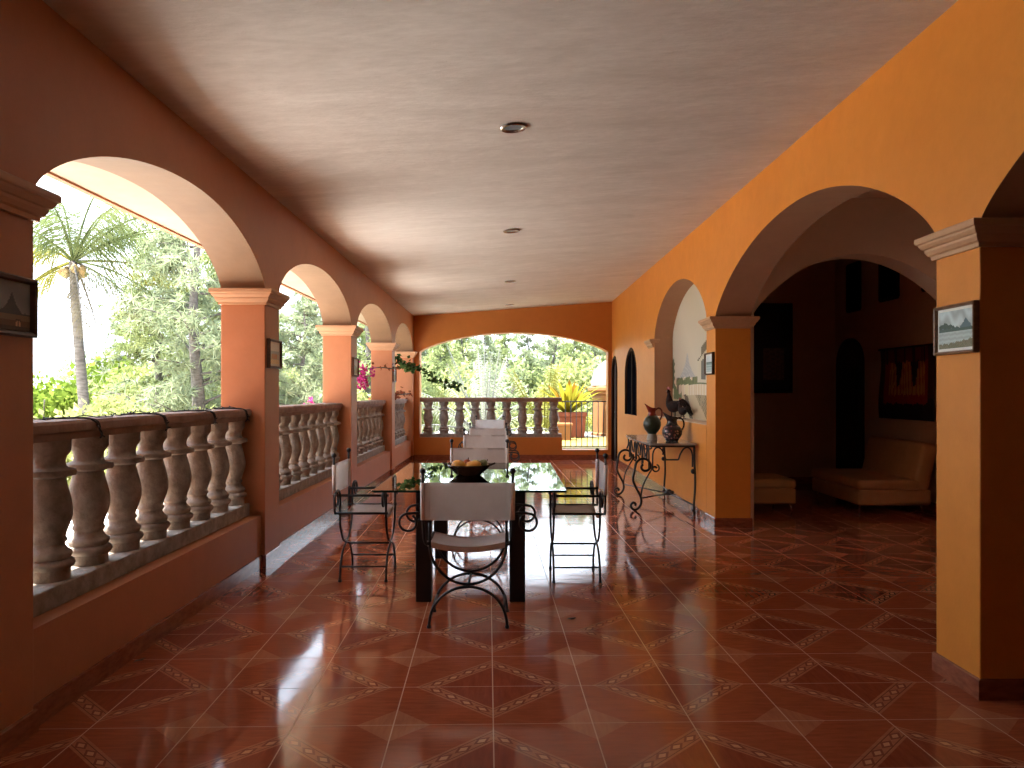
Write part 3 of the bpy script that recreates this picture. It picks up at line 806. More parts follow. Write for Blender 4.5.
# ------------------------------------------------------------------ sofa and ottoman in the back room
t = thing('lounge_sofa', 'armless tan leather sofa with sloping back under the woven hanging', 'sofa', (4.46, 9.66, 0))
obj('seat_base', B(-.42, .42, -.70, .70, .09, .27, bev=.03, seg=3), M['leather'], t)
obj('seat_cushion', B(-.43, .30, -.705, .705, .268, .385, bev=.045, seg=4), M['leather'], t)
bm = B(-.09, .09, -.70, .70, 0, .56, bev=.05, seg=4)
bmesh.ops.transform(bm, matrix=Matrix.Translation((.30, 0, .26)) @ Euler((0, R(13), 0)).to_matrix().to_4x4(), verts=bm.verts[:])
for f in bm.faces: f.smooth = True
obj('backrest', bm, M['leather'], t)
for sx in (-.36, .34):
    for sy in (-.6, .6): obj('leg', T([(sx, sy, .10), (sx * 1.06, sy * 1.04, .0)], [.012, .008], 8), M['chrome'], t)
t = thing('ottoman', 'square brown leather ottoman standing left of the sofa, behind the column', 'ottoman', (2.99, 9.42, 0))
obj('body', B(-.37, .37, -.36, .36, .09, .275, bev=.025, seg=3), M['leather2'], t)
obj('cushion', B(-.375, .375, -.365, .365, .272, .385, bev=.04, seg=4), M['leather2'], t)
for sx in (-1, 1):
    for sy in (-1, 1): obj('leg', T([(sx * .31, sy * .30, .10), (sx * .335, sy * .325, 0)], [.012, .008], 8), M['chrome'], t)

# ------------------------------------------------------------------ console table
CY0, CY1 = 8.82, 10.5
t = thing('console_table', 'wrought iron console table with scrolled legs against the right wall', 'table', (1.87, 9.7, 0))
def W3(p): return (p[0] - 1.87, p[1] - 9.7, p[2])
bm = bmesh.new()
n_ = 18
edge = [(2.128, CY0 - .05), (1.60, CY0 - .05)] + [(1.60 - .05 * math.sin(PI * k / n_), CY0 - .05 + (CY1 - CY0 + .1) * k / n_) for k in range(1, n_)] + [(1.60, CY1 + .05), (2.128, CY1 + .05)]
A = [bm.verts.new(W3((x, y, .797))) for x, y in edge]; Bq = [bm.verts.new(W3((x, y, .82))) for x, y in edge]
bm.faces.new(A); bm.faces.new(Bq[::-1])
for k in range(len(edge)): bm.faces.new((A[k], A[(k + 1) % len(edge)], Bq[(k + 1) % len(edge)], Bq[k]))
bmesh.ops.recalc_face_normals(bm, faces=bm.faces[:]); obj('stone_top', bm, M['top'], t)
def it(nm, pts, r=.011, par=None, cm=True): return obj(nm, T(catmull([W3(p) for p in pts], 6) if cm else [W3(p) for p in pts], r, 8), M['iron'], par or t)
fr_ = it('frame', [(1.62, CY0, .785), (2.11, CY0, .785), (2.11, CY1, .785), (1.62, CY1, .785), (1.62, CY0, .785)], .012, None, False)
def spiral(cx, cz, r0, r1, a0, a1, y, n=26):
    return [(cx + (r0 + (r1 - r0) * k / n) * math.cos(a0 + (a1 - a0) * k / n), y, cz + (r0 + (r1 - r0) * k / n) * math.sin(a0 + (a1 - a0) * k / n)) for k in range(n + 1)]
for y in (CY0 + .34, CY1 + .05):
    x = 1.60
    S = spiral(x + .005, .525, .022, .108, -PI * 1.3, PI * 1.02 + 2 * PI * 0, y)[:]
    body = [(x - .118, y, .43), (x - .125, y, .35), (x - .085, y, .26), (x - .04, y, .17), (x - .032, y, .10), (x - .055, y, .045), (x - .10, y, .013), (x - .14, y, .03), (x - .152, y, .07), (x - .125, y, .098), (x - .098, y, .082), (x - .105, y, .06)]
    lg = it('scroll_leg', S + body, .0145)
    it('scroll_strand', [(x + .10, y, .56), (x + .095, y, .50), (x + .05, y, .42), (x - .01, y, .30), (x - .036, y, .16)], .010, lg)
    it('scroll_strut', [(x + .03, y, .785), (x + .035, y, .70), (x + .01, y, .632)], .010, lg)
    sp = spiral(x + .135, .50, .012, .05, 0, 2.4 * PI, y); it('scroll_curl', sp, .009, lg)
for y in (CY0, CY1):
    lg = it('back_leg', [(2.11, y, .78), (2.113, y, .60), (2.12, y, .48), (2.12, y, .30), (2.108, y, .12), (2.115, y, .004)], .013)
    kb = bmesh.new(); bmesh.ops.create_uvsphere(kb, u_segments=10, v_segments=8, radius=.03, matrix=Matrix.Translation(W3((2.10, y, .50)))); bmesh.ops.create_uvsphere(kb, u_segments=10, v_segments=8, radius=.022, matrix=Matrix.Translation(W3((2.10, y, .06))))
    smooth(kb); obj('rosette', kb, M['iron'], lg)
def apron(p0, p1, nm):
    p0, p1 = Vector(p0), Vector(p1); pts = []
    for (s, z) in ((0, .52), (0, .68), (.04, .745), (.13, .772), (.23, .745), (.30, .68), (.33, .635), (.36, .632), (.62, .632), (.65, .635), (.69, .69), (.77, .75), (.87, .772), (.96, .745), (1, .68), (1, .55)):
        q = p0.lerp(p1, s); pts.append((q.x, q.y, z))
    it(nm, pts, .009)
apron((1.64, CY0, 0), (2.09, CY0, 0), 'apron'); apron((1.64, CY1, 0), (2.09, CY1, 0), 'apron')
for k in range(3): apron((1.615, CY0 + .10 + k * .46, 0), (1.615, CY0 + .50 + k * .46, 0), 'apron')
rc = (2.02, 9.75, .13)
for a in ((1.565, CY0 + .34, .15), (1.565, CY1 + .05, .15), (2.10, CY0, .12), (2.10, CY1, .12)): it('stretcher', [a, rc], .008, None, False)
kb = bmesh.new()
for k in range(8):
    a = k * PI / 4; bmesh.ops.create_uvsphere(kb, u_segments=8, v_segments=6, radius=.028, matrix=Matrix.Translation(W3((rc[0] + .038 * math.cos(a), rc[1] + .038 * math.sin(a), rc[2] + .006))))
bmesh.ops.create_uvsphere(kb, u_segments=10, v_segments=8, radius=.032, matrix=Matrix.Translation(W3((rc[0], rc[1], rc[2] + .02)))); smooth(kb); obj('rosette', kb, M['iron'], t)

# ------------------------------------------------------------------ jugs on the console
def jug(nm, label, loc, rotz, prof, z_neck, cols, h, foot_h, hpts):
    t = thing(nm, label, 'jug', loc, rotz)
    def spout(p, a):
        if p.z > h * .80:
            k = (p.z - h * .80) / (h * .20); w_ = max(0, math.cos(a - PI)) ** 3
            p.x -= .045 * k * w_; p.z += .05 * k * w_ - .012 * k * max(0, math.cos(a)) ; p.y *= 1 - .25 * k * w_
        return p
    ft = [p for p in prof if p[1] <= foot_h]; bd = [p for p in prof if foot_h <= p[1] <= z_neck]; nk = [p for p in prof if p[1] >= z_neck]
    obj('foot', L(ft), cols[0], t); obj('body', L(bd), cols[1], t)
    nb = bmesh.new()
    inner = [(max(r - .006, .004), z) for r, z in nk[::-1]]
    lathe(nb, nk + inner, fn=spout); obj('neck', nb, cols[2], t)
    obj('handle', T(catmull(hpts, 6), .010, 8), cols[3], t)
    return t
red = mat('red_glaze', (.20, .018, .010), .25)[0]; redh = noisy('red_dark_glaze', (.16, .02, .012), (.05, .015, .012), 18, .25)
green = noisy('green_mottled_glaze', (.005, .010, .006), (.028, .038, .014), 26, .3, .3, 40, lo=.3, hi=.7, obj_space=True)
black = noisy('black_glaze', (.010, .010, .012), (.03, .02, .02), 20, .2, .1, obj_space=True)
m, n, b = mat('floral_glaze', (.1, .02, .02), .3)
vo = n.node('ShaderNodeTexVoronoi'); vo.inputs['Scale'].default_value = 30; n.put(vo.inputs['Vector'], n.ocoord())
n.put(b.inputs['Base Color'], n.mix(n.m('LESS_THAN', vo.outputs['Distance'], .42), (.02, .012, .015), n.mix(n.ramp(n.noise(22, 3, .6, n.ocoord()), .42, .55), (.24, .03, .03), (.40, .26, .22))))
floral = m
pale = noisy('pale_glaze', (.30, .26, .20), (.42, .36, .28), 14, .4)
P1 = [(0, 0), (.062, 0), (.066, .01), (.058, .05), (.05, .075), (.062, .09), (.092, .13), (.108, .175), (.106, .215), (.085, .26), (.055, .295), (.040, .325), (.040, .345), (.047, .37), (.056, .39)]
jug('ceramic_jug', 'green-bodied jug with a red spout and pale foot on the console table, left one', (1.745, 9.42, .82), .25, P1, .295, (pale, green, red, redh), .39, .075, [(.035, 0, .355), (.085, 0, .385), (.125, 0, .355), (.125, 0, .29), (.100, 0, .235)])
P2 = [(0, 0), (.070, 0), (.074, .012), (.084, .03), (.112, .075), (.118, .115), (.105, .155), (.078, .185), (.062, .205), (.056, .235), (.06, .262), (.068, .285), (.072, .295)]
jug('ceramic_jug', 'black jug with a red and white patterned belly on the console table, right one', (1.935, 9.18, .82), .15, P2, .185, (black, floral, black, black), .295, .03, [(.06, 0, .265), (.10, 0, .275), (.142, 0, .235), (.145, 0, .17), (.112, 0, .125)])

# ------------------------------------------------------------------ rooster figures on the niche sill
def sweep(bm, pts, rs, flat=1.0, n=14):
    k0 = len(bm.verts); tube(bm, pts, rs, n)
    bm.verts.ensure_lookup_table()
    if flat != 1:
        cx = pts[0][0]
        for v in bm.verts[k0:]: v.co.x = cx + (v.co.x - cx) * flat
    return bm
rm = noisy('dark_painted_clay', (.006, .005, .005), (.03, .012, .009), 16, .7, .3, 40, spec=.15, obj_space=True)
rmr = noisy('red_painted_clay', (.20, .02, .015), (.28, .05, .03), 16, .45, obj_space=True)
def rooster(label, loc, rotz, s):
    t = thing('rooster_figure', label, 'figurine', loc, rotz)
    t.scale = (s, s, s)
    bm = bmesh.new()     # local: faces +y
    sweep(bm, catmull([(0, -.17, .20), (0, -.12, .185), (0, -.05, .16), (0, .02, .155), (0, .07, .185), (0, .095, .235), (0, .10, .29), (0, .105, .335), (0, .115, .365), (0, .13, .375)], 4),
          [.012 + .0 * k for k in range(1)] * 0 + [(.02 + .062 * math.sin(PI * min(1, k / 22.0)) if k < 16 else max(.024, .07 - (k - 16) * .0042)) if k < 30 else max(.008, .032 - (k - 30) * .004) for k in range(37)], .8)
    obj('body', bm, rm, t)
    tb = bmesh.new()
    for k in range(7):
        a = (k - 3) / 3; ln = .24 + .02 * math.sin(k * 1.7)
        pts = catmull([(.006 * (k - 3), -.12, .195), (.012 * (k - 3), -.12 - ln * .45, .205 + .012 * (3 - abs(k - 3))), (.016 * (k - 3), -.12 - ln, .085 + .02 * math.cos(k))], 5)
        tube(tb, pts, [.012, .016, .019, .02, .02, .019, .017, .015, .012, .008, .004], 6)
    obj('tail', tb, rm, t)
    cb = bmesh.new()
    for k in range(4): bmesh.ops.create_uvsphere(cb, u_segments=8, v_segments=6, radius=.015, matrix=Matrix.Translation((0, .085 + .018 * k, .398 + .006 * math.sin(k))) @ Matrix.Diagonal((.4, .9, 1.4, 1)))
    obj('comb', cb, rmr, t)
    cb = bmesh.new()
    bmesh.ops.create_uvsphere(cb, u_segments=8, v_segments=6, radius=.014, matrix=Matrix.Translation((0, .135, .335)) @ Matrix.Diagonal((.5, .8, 1.5, 1)))
    obj('wattle', cb, rmr, t)
    obj('beak', T([(0, .14, .37), (0, .175, .362)], [.012, .002], 8), pale, t)
    for sx in (-.03, .03):
        lg = bmesh.new(); tube(lg, [(sx, .0, .12), (sx, .005, .02)], .008, 6)
        for a in (-.5, 0, .5): tube(lg, [(sx, .005, .012), (sx + .035 * math.sin(a), .005 + .04 * math.cos(a), .006)], .005, 5)
        obj('leg', lg, rm, t)
    obj('stand', L([(0, 0), (.07, 0), (.07, .012), (0, .014)], (0, 0, -.002), 20), rm, t)
rooster('tall dark rooster figure with a raised neck on the niche sill, behind the jugs', (2.25, 10.58, 1.048), R(24), 1.0)
rooster('smaller reddish-combed rooster figure beside the tall one on the niche sill', (2.27, 10.12, 1.048), R(14), .66)

# ------------------------------------------------------------------ recessed ceiling lights
for i, (y, lb) in enumerate(((5.12, 'round steel recessed ceiling light nearest the camera'), (8.36, 'second recessed ceiling light along the ceiling'),
                             (12.1, 'third recessed ceiling light along the ceiling'), (15.3, 'recessed ceiling light farthest back, near the end arch'))):
    x = .035
    t = thing('recessed_light', lb, 'ceiling light', (x, y, zc(x, y)), 0)
    t.rotation_euler = (0, -math.atan((3.27 - zl(y)) / (XR - XL)), 0)
    obj('trim_ring', L([(.062, -.003), (.085, -.004), (.090, -.010), (.082, -.017), (.066, -.014), (.060, -.006), (.062, -.003)], n=28), M['steel'], t)
    obj('lamp', L([(0, -.004), (.060, -.004), (.058, -.008), (.03, -.011), (0, -.012)], n=24), M['lens'], t)

# ------------------------------------------------------------------ string wire wound over the near handrail
rnd = random.Random(5)
bm = bmesh.new(); path = []
y = 3.25
wraps = (3.84, 4.60, 5.38, 6.05)
while y < 6.2:
    path.append((-2.13 + .045 * math.sin(y * 5) + rnd.uniform(-.02, .02), y, 1.270 + rnd.uniform(0, .014))); y += .07
tube(bm, catmull(path, 3), .003, 5)
for w_ in wraps:
    tube(bm, catmull([(-2.26, w_ - .06, 1.270), (-2.10, w_, 1.272), (-2.053, w_ + .03, 1.254), (-2.052, w_ + .07, 1.215), (-2.068, w_ + .12, 1.185), (-2.09, w_ + .15, 1.166)], 5), .0055, 5)
    tube(bm, catmull([(-2.20, w_ + .10, 1.270), (-2.10, w_ + .045, 1.271), (-2.052, w_ + .055, 1.252), (-2.055, w_ + .085, 1.21)], 5), .004, 5)
wr = obj('string_lights', bm, M['wire']); tag(wr, 'dark string-light wire wound along the nearest stone handrail', 'string lights')
bm = bmesh.new()
for k in range(40):
    p = Vector(path[int(k * len(path) / 40)]); dv = Vector((rnd.uniform(-1, 1), rnd.uniform(-1, 1), rnd.uniform(.1, .9))).normalized() * .016
    tube(bm, [p, p + dv], [.0035, .002], 5)
for w_ in wraps:
    for q in ((-2.052, w_ + .05, 1.235), (-2.068, w_ + .12, 1.185), (-2.05, w_ + .07, 1.21)):
        p = Vector(q); tube(bm, [p, p + Vector((.02, rnd.uniform(-.02, .02), rnd.uniform(-.02, .015)))], [.006, .003], 5)
o = obj('bulb', bm, M['wire'], wr); o['kind'] = 'stuff'

# ------------------------------------------------------------------ outside: ground
struct('patio', B(-3.7, -2.31, -6, 17.5, -.25, -.03), M['darkpave'])  # unseen near strip, darkened to weaken bounce light on the arch undersides
struct('courtyard', B(-15, -3.7, -9, 17.5, -.35, -.06), M['patio'])
struct('shade_block', B(-12, -3.75, -9, 3.5, -.3, 3.9), M['salmon'])  # unseen block added to keep light off the near column faces
struct('terrace', B(-5.6, 7, 16.44, 23.5, -.2, .2), M['stonepave'])
struct('terrace', B(1.0, 3.0, 16.46, 20.6, .19, .206), M['yellowpave'])
bm = bmesh.new(); NG = 40
g = [[bm.verts.new((-60 + 120 * i / NG, -30 + 120 * j / NG, -.35 + .12 * math.sin(i * 1.3) * math.cos(j * .9))) for i in range(NG + 1)] for j in range(NG + 1)]
for j in range(NG):
    for i in range(NG): bm.faces.new((g[j][i], g[j][i + 1], g[j + 1][i + 1], g[j + 1][i]))
struct('ground', bm, M['garden'])

# ------------------------------------------------------------------ outside: vegetation
def at(px, Y): return (px - 508) / 778 * Y
def tri(V, F, a, b_, c):
    k = len(V); V += [tuple(a), tuple(b_), tuple(c)]; F.append((k, k + 1, k + 2))
def quad(V, F, a, b_, c, d):
    k = len(V); V += [tuple(a), tuple(b_), tuple(c), tuple(d)]; F.append((k, k + 1, k + 2, k + 3))
def rv(r): 
    while True:
        v = Vector((r.uniform(-1, 1), r.uniform(-1, 1), r.uniform(-1, 1)))
        if .01 < v.length < 1: return v.normalized()
def leafquad(V, F, p, d, ln, w, r):
    s = d.cross(rv(r)); s = s.normalized() * w if s.length > 1e-4 else Vector((w, 0, 0))
    quad(V, F, p, p + d * ln * .45 + s, p + d * ln, p + d * ln * .45 - s)
def pine_meshes(seed, H, Rr, base, dens=1.0, nl=.34):
    r = random.Random(seed); V, F = [], []; tb = bmesh.new()
    lean = Vector((r.uniform(-.06, .06), r.uniform(-.06, .06), 0))
    tp = [Vector((0, 0, 0)) + lean * (H * k / 8) * (k / 8) + Vector((.06 * math.sin(k * 1.3 + seed), .06 * math.cos(k * 1.7 + seed), H * k / 8)) for k in range(9)]
    tube(tb, tp, [.15 * (1 - .85 * k / 8) * H / 6 for k in range(9)], 8)
    nb = int(30 * dens * H / 6)
    for i in range(nb):
        f = base + (1 - base) * (i + r.random()) / nb
        k = min(7, int(f * 8)); p0 = tp[k].lerp(tp[k + 1], f * 8 - k)
        a = r.uniform(0, 2 * PI); ln = Rr * (1.05 - .75 * f) * r.uniform(.6, 1.15)
        d = Vector((math.cos(a), math.sin(a), r.uniform(.05, .5)))
        pts = [p0 + d * ln * q + Vector((0, 0, -.10 * ln * q * q)) for q in (0, .35, .7, 1)]
        tube(tb, pts, [.035, .026, .016, .008], 5, caps=False)
        nt_ = int(8 + 10 * ln)
        for j in range(nt_):
            q = .25 + .75 * (j + r.random()) / nt_
            c = p0 + d * ln * q + Vector((0, 0, -.1 * ln * q * q)) + rv(r) * .22 * ln * (q + .2)
            ax = (d + rv(r) * .8 + Vector((0, 0, .3))).normalized()
            for m_ in range(13):
                dd = (ax * .55 + rv(r)).normalized() + Vector((0, 0, -.22))
                s = dd.cross(rv(r)).normalized() * .017
                e = c + dd * nl * r.uniform(.6, 1)
                tri(V, F, c - s, c + s, e)
    for j in range(14):
        ax = Vector((0, 0, 1))
        for m_ in range(8): dd = (ax * .6 + rv(r)).normalized(); tri(V, F, tp[8] - Vector((.02, 0, 0)), tp[8] + Vector((.02, 0, 0)), tp[8] + dd * nl)
    me1 = bpy.data.meshes.new('crown'); me1.from_pydata(V, [], F); me1.update()
    me2 = bpy.data.meshes.new('trunk'); tb.to_mesh(me2); tb.free(); me2.materials.append(M['bark'])
    return me1, me2
pv = []
for s_, (H, Rr, base, mm) in enumerate(((6.2, 2.1, .18, 'pine'), (7.0, 2.3, .12, 'pine2'), (5.2, 1.9, .10, 'pine'), (6.0, 2.4, .08, 'pine2'))):
    a, b_ = pine_meshes(11 + s_, H, Rr, base, 1.5); a.materials.append(M[mm]); pv.append((a, b_))
def pine(label, px, Y, v, sc=1.0, rz=0, group='pine trees in the garden', X=None):
    t = thing('pine_tree', label, 'tree', (at(px, Y) if X is None else X, Y, -.35), rz, group); t.scale = (sc, sc, sc)
    link_mesh('crown', pv[v][0], t); link_mesh('trunk', pv[v][1], t)
pine('tall pine outside the first left arch, right in front of the column after it', 196, 16, 1, .92, .4)
pine('slender pine in the middle of the first left arch view', 158, 19.5, 0, .86, 2.1)
pine('feathery grey pine behind the palm, right of the open sky', 128, 26, 3, .84, 4.0)
pine('pine seen between the first and second left arches', 232, 20, 2, 1.15, 1.0)
pine('pine filling the second left arch', 302, 17, 3, .60, 5.1)
pine('bushy pine low in the second left arch, further off', 318, 25, 1, .72, 2.6)
pine('pine seen through the third left arch', 366, 22, 2, 1.2, 3.3)
for k, (px, Y, v, sc) in enumerate(((395, 29, 1, .62), (418, 33, 3, .74), (440, 30, 0, .66), (462, 36, 0, .82), (486, 31, 3, .68), (508, 34, 2, .88), (530, 30, 1, .60), (552, 36, 3, .80), (574, 31, 0, .68), (597, 34, 3, .78), (628, 35, 0, .85), (660, 33, 1, .7), (690, 36, 2, 1.0),
                                   (270, 31, 2, .95), (180, 31, 1, .80), (215, 27, 3, .85), (335, 34, 0, .9), (300, 33, 1, .8), (365, 33, 3, .85), (240, 34, 0, 1.0))):
    X = None
    pine('pale pine in the garden background behind nearer plants', px, Y, v, sc, k * 1.37, 'background pines')

def bush_mesh(seed, rx, ry, rz, n_, ln, w):
    r = random.Random(seed); V, F = [], []
    lumps = [(rv(r) * .55, r.uniform(.35, .6)) for _ in range(9)]
    for i in range(n_):
        c, rad = r.choice(lumps); p = c + rv(r) * rad * (r.random() ** .35)
        p = Vector((p.x * rx, p.y * ry, abs(p.z * rz) if p.z * rz + rz * .6 < 0 else p.z * rz + rz * .6))
        leafquad(V, F, p, (rv(r) + Vector((0, 0, .25))).normalized(), ln * r.uniform(.6, 1.2), w, r)
    me = bpy.data.meshes.new('foliage'); me.from_pydata(V, [], F); me.update(); return me
stem_me = {}
def bush(label, x, y, z, s, mk, seed, ln=.16, w=.05, n_=2600, rx=1, rz=1, group=None, nm='bush'):
    me = bush_mesh(seed, s * rx, s, s * rz, n_, ln, w); me.materials.append(M[mk])
    t = thing(nm, label, 'bush', (x, y, z), 0, group)
    link_mesh('foliage', me, t)
    r = random.Random(seed); tb = bmesh.new()
    for k in range(7):
        a = r.uniform(0, 2 * PI); tube(tb, catmull([(0, 0, 0), (.15 * s * math.cos(a), .15 * s * math.sin(a), .4 * s * rz), (.5 * s * rx * math.cos(a), .5 * s * math.sin(a), 1.0 * s * rz)], 3), .02, 5)
    obj('stems', tb, M['bark'], t); return t
bush('bright lime-green bush at the far left of the first arch, beside the picture frame', at(42, 22), 22, -.3, 1.75, 'lime', 1, .22, .08, 2600, 1, .85)
bush('bright lime-green bush just right of the palm trunk', at(108, 25), 25, -.3, 1.9, 'lime', 2, .24, .09, 3000, 1.2, .92)
bush('yellow-green shrub below the palm in the first arch', at(70, 13.5), 13.5, -.3, 1.05, 'bush', 3, .14, .04, 3000, 1.2, .95)
bush('light green shrub in the middle of the first arch, above the handrail', at(122, 14), 14, -.3, 1.1, 'bush', 4, .14, .035, 3000, 1.2, .95)
bush('light shrub at the foot of the pines, right side of the first arch', at(176, 15), 15, -.3, 1.0, 'bush', 5, .13, .03, 2400, 1.2, .9)
bush('yellowish shrub at the left foot of the first arch', at(38, 11.5), 11.5, -.3, .9, 'bush', 6, .14, .045, 2200, 1.1, 1.0)
bush('grey-green shrub behind the rail of the second arch', at(296, 13), 13, -.3, .95, 'bush', 7, .12, .035, 2400, .8, 1.0)
bush('pale shrub beyond the third arch', at(352, 18), 18, -.3, 1.1, 'bush', 8, .14, .04, 2400, .8, 1.1)
for k, (x, y, s) in enumerate(((-3.6, 25.5, 1.3), (-1.4, 26.5, 1.25), (.9, 27, 1.2), (2.6, 26, 1.3), (4.6, 26.5, 1.5))):
    bush('pale yellow-green shrub in the hedge behind the far balustrade', x, y, -.3, s, 'bush', 20 + k, .17, .05, 2200, 1.1, .95, 'far hedge shrubs')

for k, (px, y, s) in enumerate(((400, 27.5, 1.9), (445, 29, 2.0), (490, 28.2, 2.0), (530, 29.5, 2.0), (572, 28.4, 1.9), (615, 29, 2.1), (650, 28, 2.0))):
    bush('rounded pale green tree in the second row behind the far balustrade', at(px, y), y, -.3, s, ('pine', 'bush', 'pine2')[k % 3], 50 + k, .22, .045, 4200, 1.0, .98, 'far rounded trees', 'leafy_tree')
for k, (px, y, s) in enumerate(((60, 31, 2.2), (115, 33, 2.4), (150, 24, 1.7), (200, 22, 1.8), (240, 26, 2.0), (285, 23, 1.6), (310, 21, 1.5), (345, 27, 2.0), (372, 30, 2.2))):
    bush('rounded green tree among the pines beyond the left arcade', at(px, y), y, -.3, s, ('pine2', 'pine', 'bush')[k % 3], 70 + k, .20, .04, 4200, 1.0, 1.0, 'garden rounded trees', 'leafy_tree')

for k, (px, y, s) in enumerate(((385, 38, 2.9), (425, 40, 3.0), (465, 38.5, 2.8), (505, 40, 3.0), (545, 38, 2.9), (585, 40, 3.0), (630, 38, 3.0))):
    bush('broad pale tree in the last row of the far garden', at(px, y), y, -.3, s, ('pine2', 'pine', 'bush')[k % 3], 90 + k, .30, .07, 4200, 1.0, 1.0, 'last row of garden trees', 'leafy_tree')

def bougain(label, x, y, z, s, n1, n2, seed):
    r = random.Random(seed); t = thing('bougainvillea', label, 'bush', (x, y, -.03))
    me = bush_mesh(seed, s * .8, s, 1, n1, .09, .03); me.transform(Matrix.Diagonal((1, 1, (z + .03) * .62, 1))); me.materials.append(M['dark_leaf']); link_mesh('foliage', me, t)
    V, F = [], []
    for k in range(n2 // 6):
        c = Vector((r.gauss(.36 if z > 1.5 else 0, .20 * s), r.gauss(-.05, .42 * s), z + r.gauss(-.05, .10)))
        for j in range(6): leafquad(V, F, c + rv(r) * .03, rv(r), .06, .022, r)
    fl = obj('flowers', (V, F), M['magenta'], t); fl['kind'] = 'stuff'
    tb = bmesh.new()
    for k in range(6):
        a = r.uniform(0, 6.28); tube(tb, catmull([(0, 0, 0), (.1 * math.cos(a), .12 * math.sin(a), z * .5), (.25 * s * math.cos(a), .5 * s * math.sin(a), z * .95)], 4), .012, 5)
    obj('stems', tb, M['bark'], t); return t
bougain('bougainvillea with magenta flowers outside the third left arch', -2.74, 12.6, 1.74, .42, 1500, 330, 31)
bougain('low bougainvillea with a few magenta flowers seen in the second left arch', at(313, 14.6), 14.6, 1.12, .7, 900, 130, 32)

# vine hanging in through the fourth arch
def vine(label, path, nl, mk, seed, ln=.12):
    r = random.Random(seed); pts = catmull(path, 8); t = thing('climbing_vine', label, 'vine', path[0])
    o0 = Vector(path[0]); tb = bmesh.new(); tube(tb, [p - o0 for p in pts], .009, 6)
    V, F = [], []
    for k in range(nl):
        p = r.choice(pts) - o0 + rv(r) * r.uniform(0, .13)
        d = (rv(r) + Vector((0, 0, -.3))).normalized(); leafquad(V, F, p, d, ln * r.uniform(.6, 1.1), ln * .3, r)
    st_ = obj('stem', tb, M['bark'], t); obj('leaves', (V, F), M[mk], t)
vine('green vine branch hanging in front of the far corner column', [(-2.36, 14.2, 2.0), (-2.08, 14.3, 2.02), (-1.92, 14.6, 1.92), (-1.7, 15.0, 1.86), (-1.45, 15.3, 1.66), (-1.2, 15.5, 1.58), (-.98, 15.6, 1.50)], 270, 'dark_leaf', 41, .115)
vine('reddish vine shoot lying along the rail of the fourth arch', [(-2.36, 13.8, 1.30), (-2.15, 13.95, 1.36), (-2.04, 14.4, 1.35), (-2.02, 15.2, 1.36), (-1.98, 15.75, 1.37)], 60, 'redleaf', 42, .10)
vine('thin flowering twig crossing the column after the third arch', [(-2.40, 12.5, 1.74), (-2.12, 12.7, 1.80), (-1.94, 12.9, 1.79), (-1.9, 13.2, 1.82)], 26, 'redleaf', 43, .08)

# coconut palm outside the first arch
def frond(V, F, tb, base, az, el, ln, droop, nlf=26, leaf=.62, r=None, wid=.022):
    d = Vector((math.cos(az) * math.cos(el), math.sin(az) * math.cos(el), math.sin(el)))
    pts = [base + d * ln * q + Vector((0, 0, -droop * ln * q ** 2.1)) for q in [k / 10 for k in range(11)]]
    tube(tb, pts, [.028 * (1 - .8 * k / 10) for k in range(11)], 5, caps=False)
    side = Vector((-math.sin(az), math.cos(az), 0))
    for k in range(nlf):
        q = .12 + .86 * k / nlf; i = min(9, int(q * 10)); p = pts[i].lerp(pts[i + 1], q * 10 - i)
        tg = (pts[i + 1] - pts[i]).normalized(); L_ = leaf * math.sin(PI * min(1, .25 + q * .72)) * r.uniform(.8, 1.1)
        for s in (-1, 1):
            dd = (side * s * .75 + tg * .55 + Vector((0, 0, -.55 - .5 * r.random()))).normalized()
            w_ = tg * wid
            a = p; mid = p + dd * L_ * .5 + Vector((0, 0, .02)); e = p + dd * L_ + Vector((0, 0, -.22 * L_))
            quad(V, F, a - w_ * .6, mid - w_, mid + w_, a + w_ * .6); tri(V, F, mid - w_, e, mid + w_)
YP = 17.0; PXX = at(74, YP); ZP = 4.25
t = thing('coconut_palm', 'coconut palm with a grey ringed trunk in the open sky of the first left arch', 'palm tree', (PXX, YP, -.35))
r = random.Random(77)
tp = catmull([(.30, .05, 0), (.24, 0, 1.2), (.13, 0, 2.5), (.02, 0, 3.8), (-.02, 0, ZP + .35)], 12)
trk = bmesh.new(); tube(trk, tp, [(.118 - .035 * k / (len(tp) - 1)) * (1 + .06 * (k % 2)) for k in range(len(tp))], 12)
obj('trunk', trk, M['palmbark'], t)
top = Vector((-.02, 0, ZP + .35)); sets = {'frond': [], 'frond_y': [], 'frond_d': []}
spec = [(8, 48, 3.3, .62, 'frond'), (-12, 26, 3.3, .42, 'frond'), (20, 66, 3.4, .72, 'frond'), (-38, 44, 3.0, .62, 'frond'), (60, 58, 3.0, .7, 'frond'), (-75, 50, 2.9, .75, 'frond'), (115, 52, 2.8, .8, 'frond'),
        (150, 42, 2.7, .85, 'frond_y'), (190, 34, 2.6, .85, 'frond_y'), (235, 44, 2.8, .8, 'frond'), (14, 6, 3.2, .40, 'frond_y'), (-30, 68, 3.3, .7, 'frond'), (55, -12, 2.0, .6, 'frond_d'), (175, -12, 2.0, .7, 'frond_y'),
        (-55, -25, 1.8, .55, 'frond_d'), (95, -38, 1.7, .4, 'frond_d'), (212, -28, 2.0, .5, 'frond_y'), (345, -6, 2.8, .5, 'frond'), (140, 74, 2.9, .6, 'frond'), (265, 68, 2.9, .7, 'frond'), (5, 34, 3.4, .5, 'frond')]
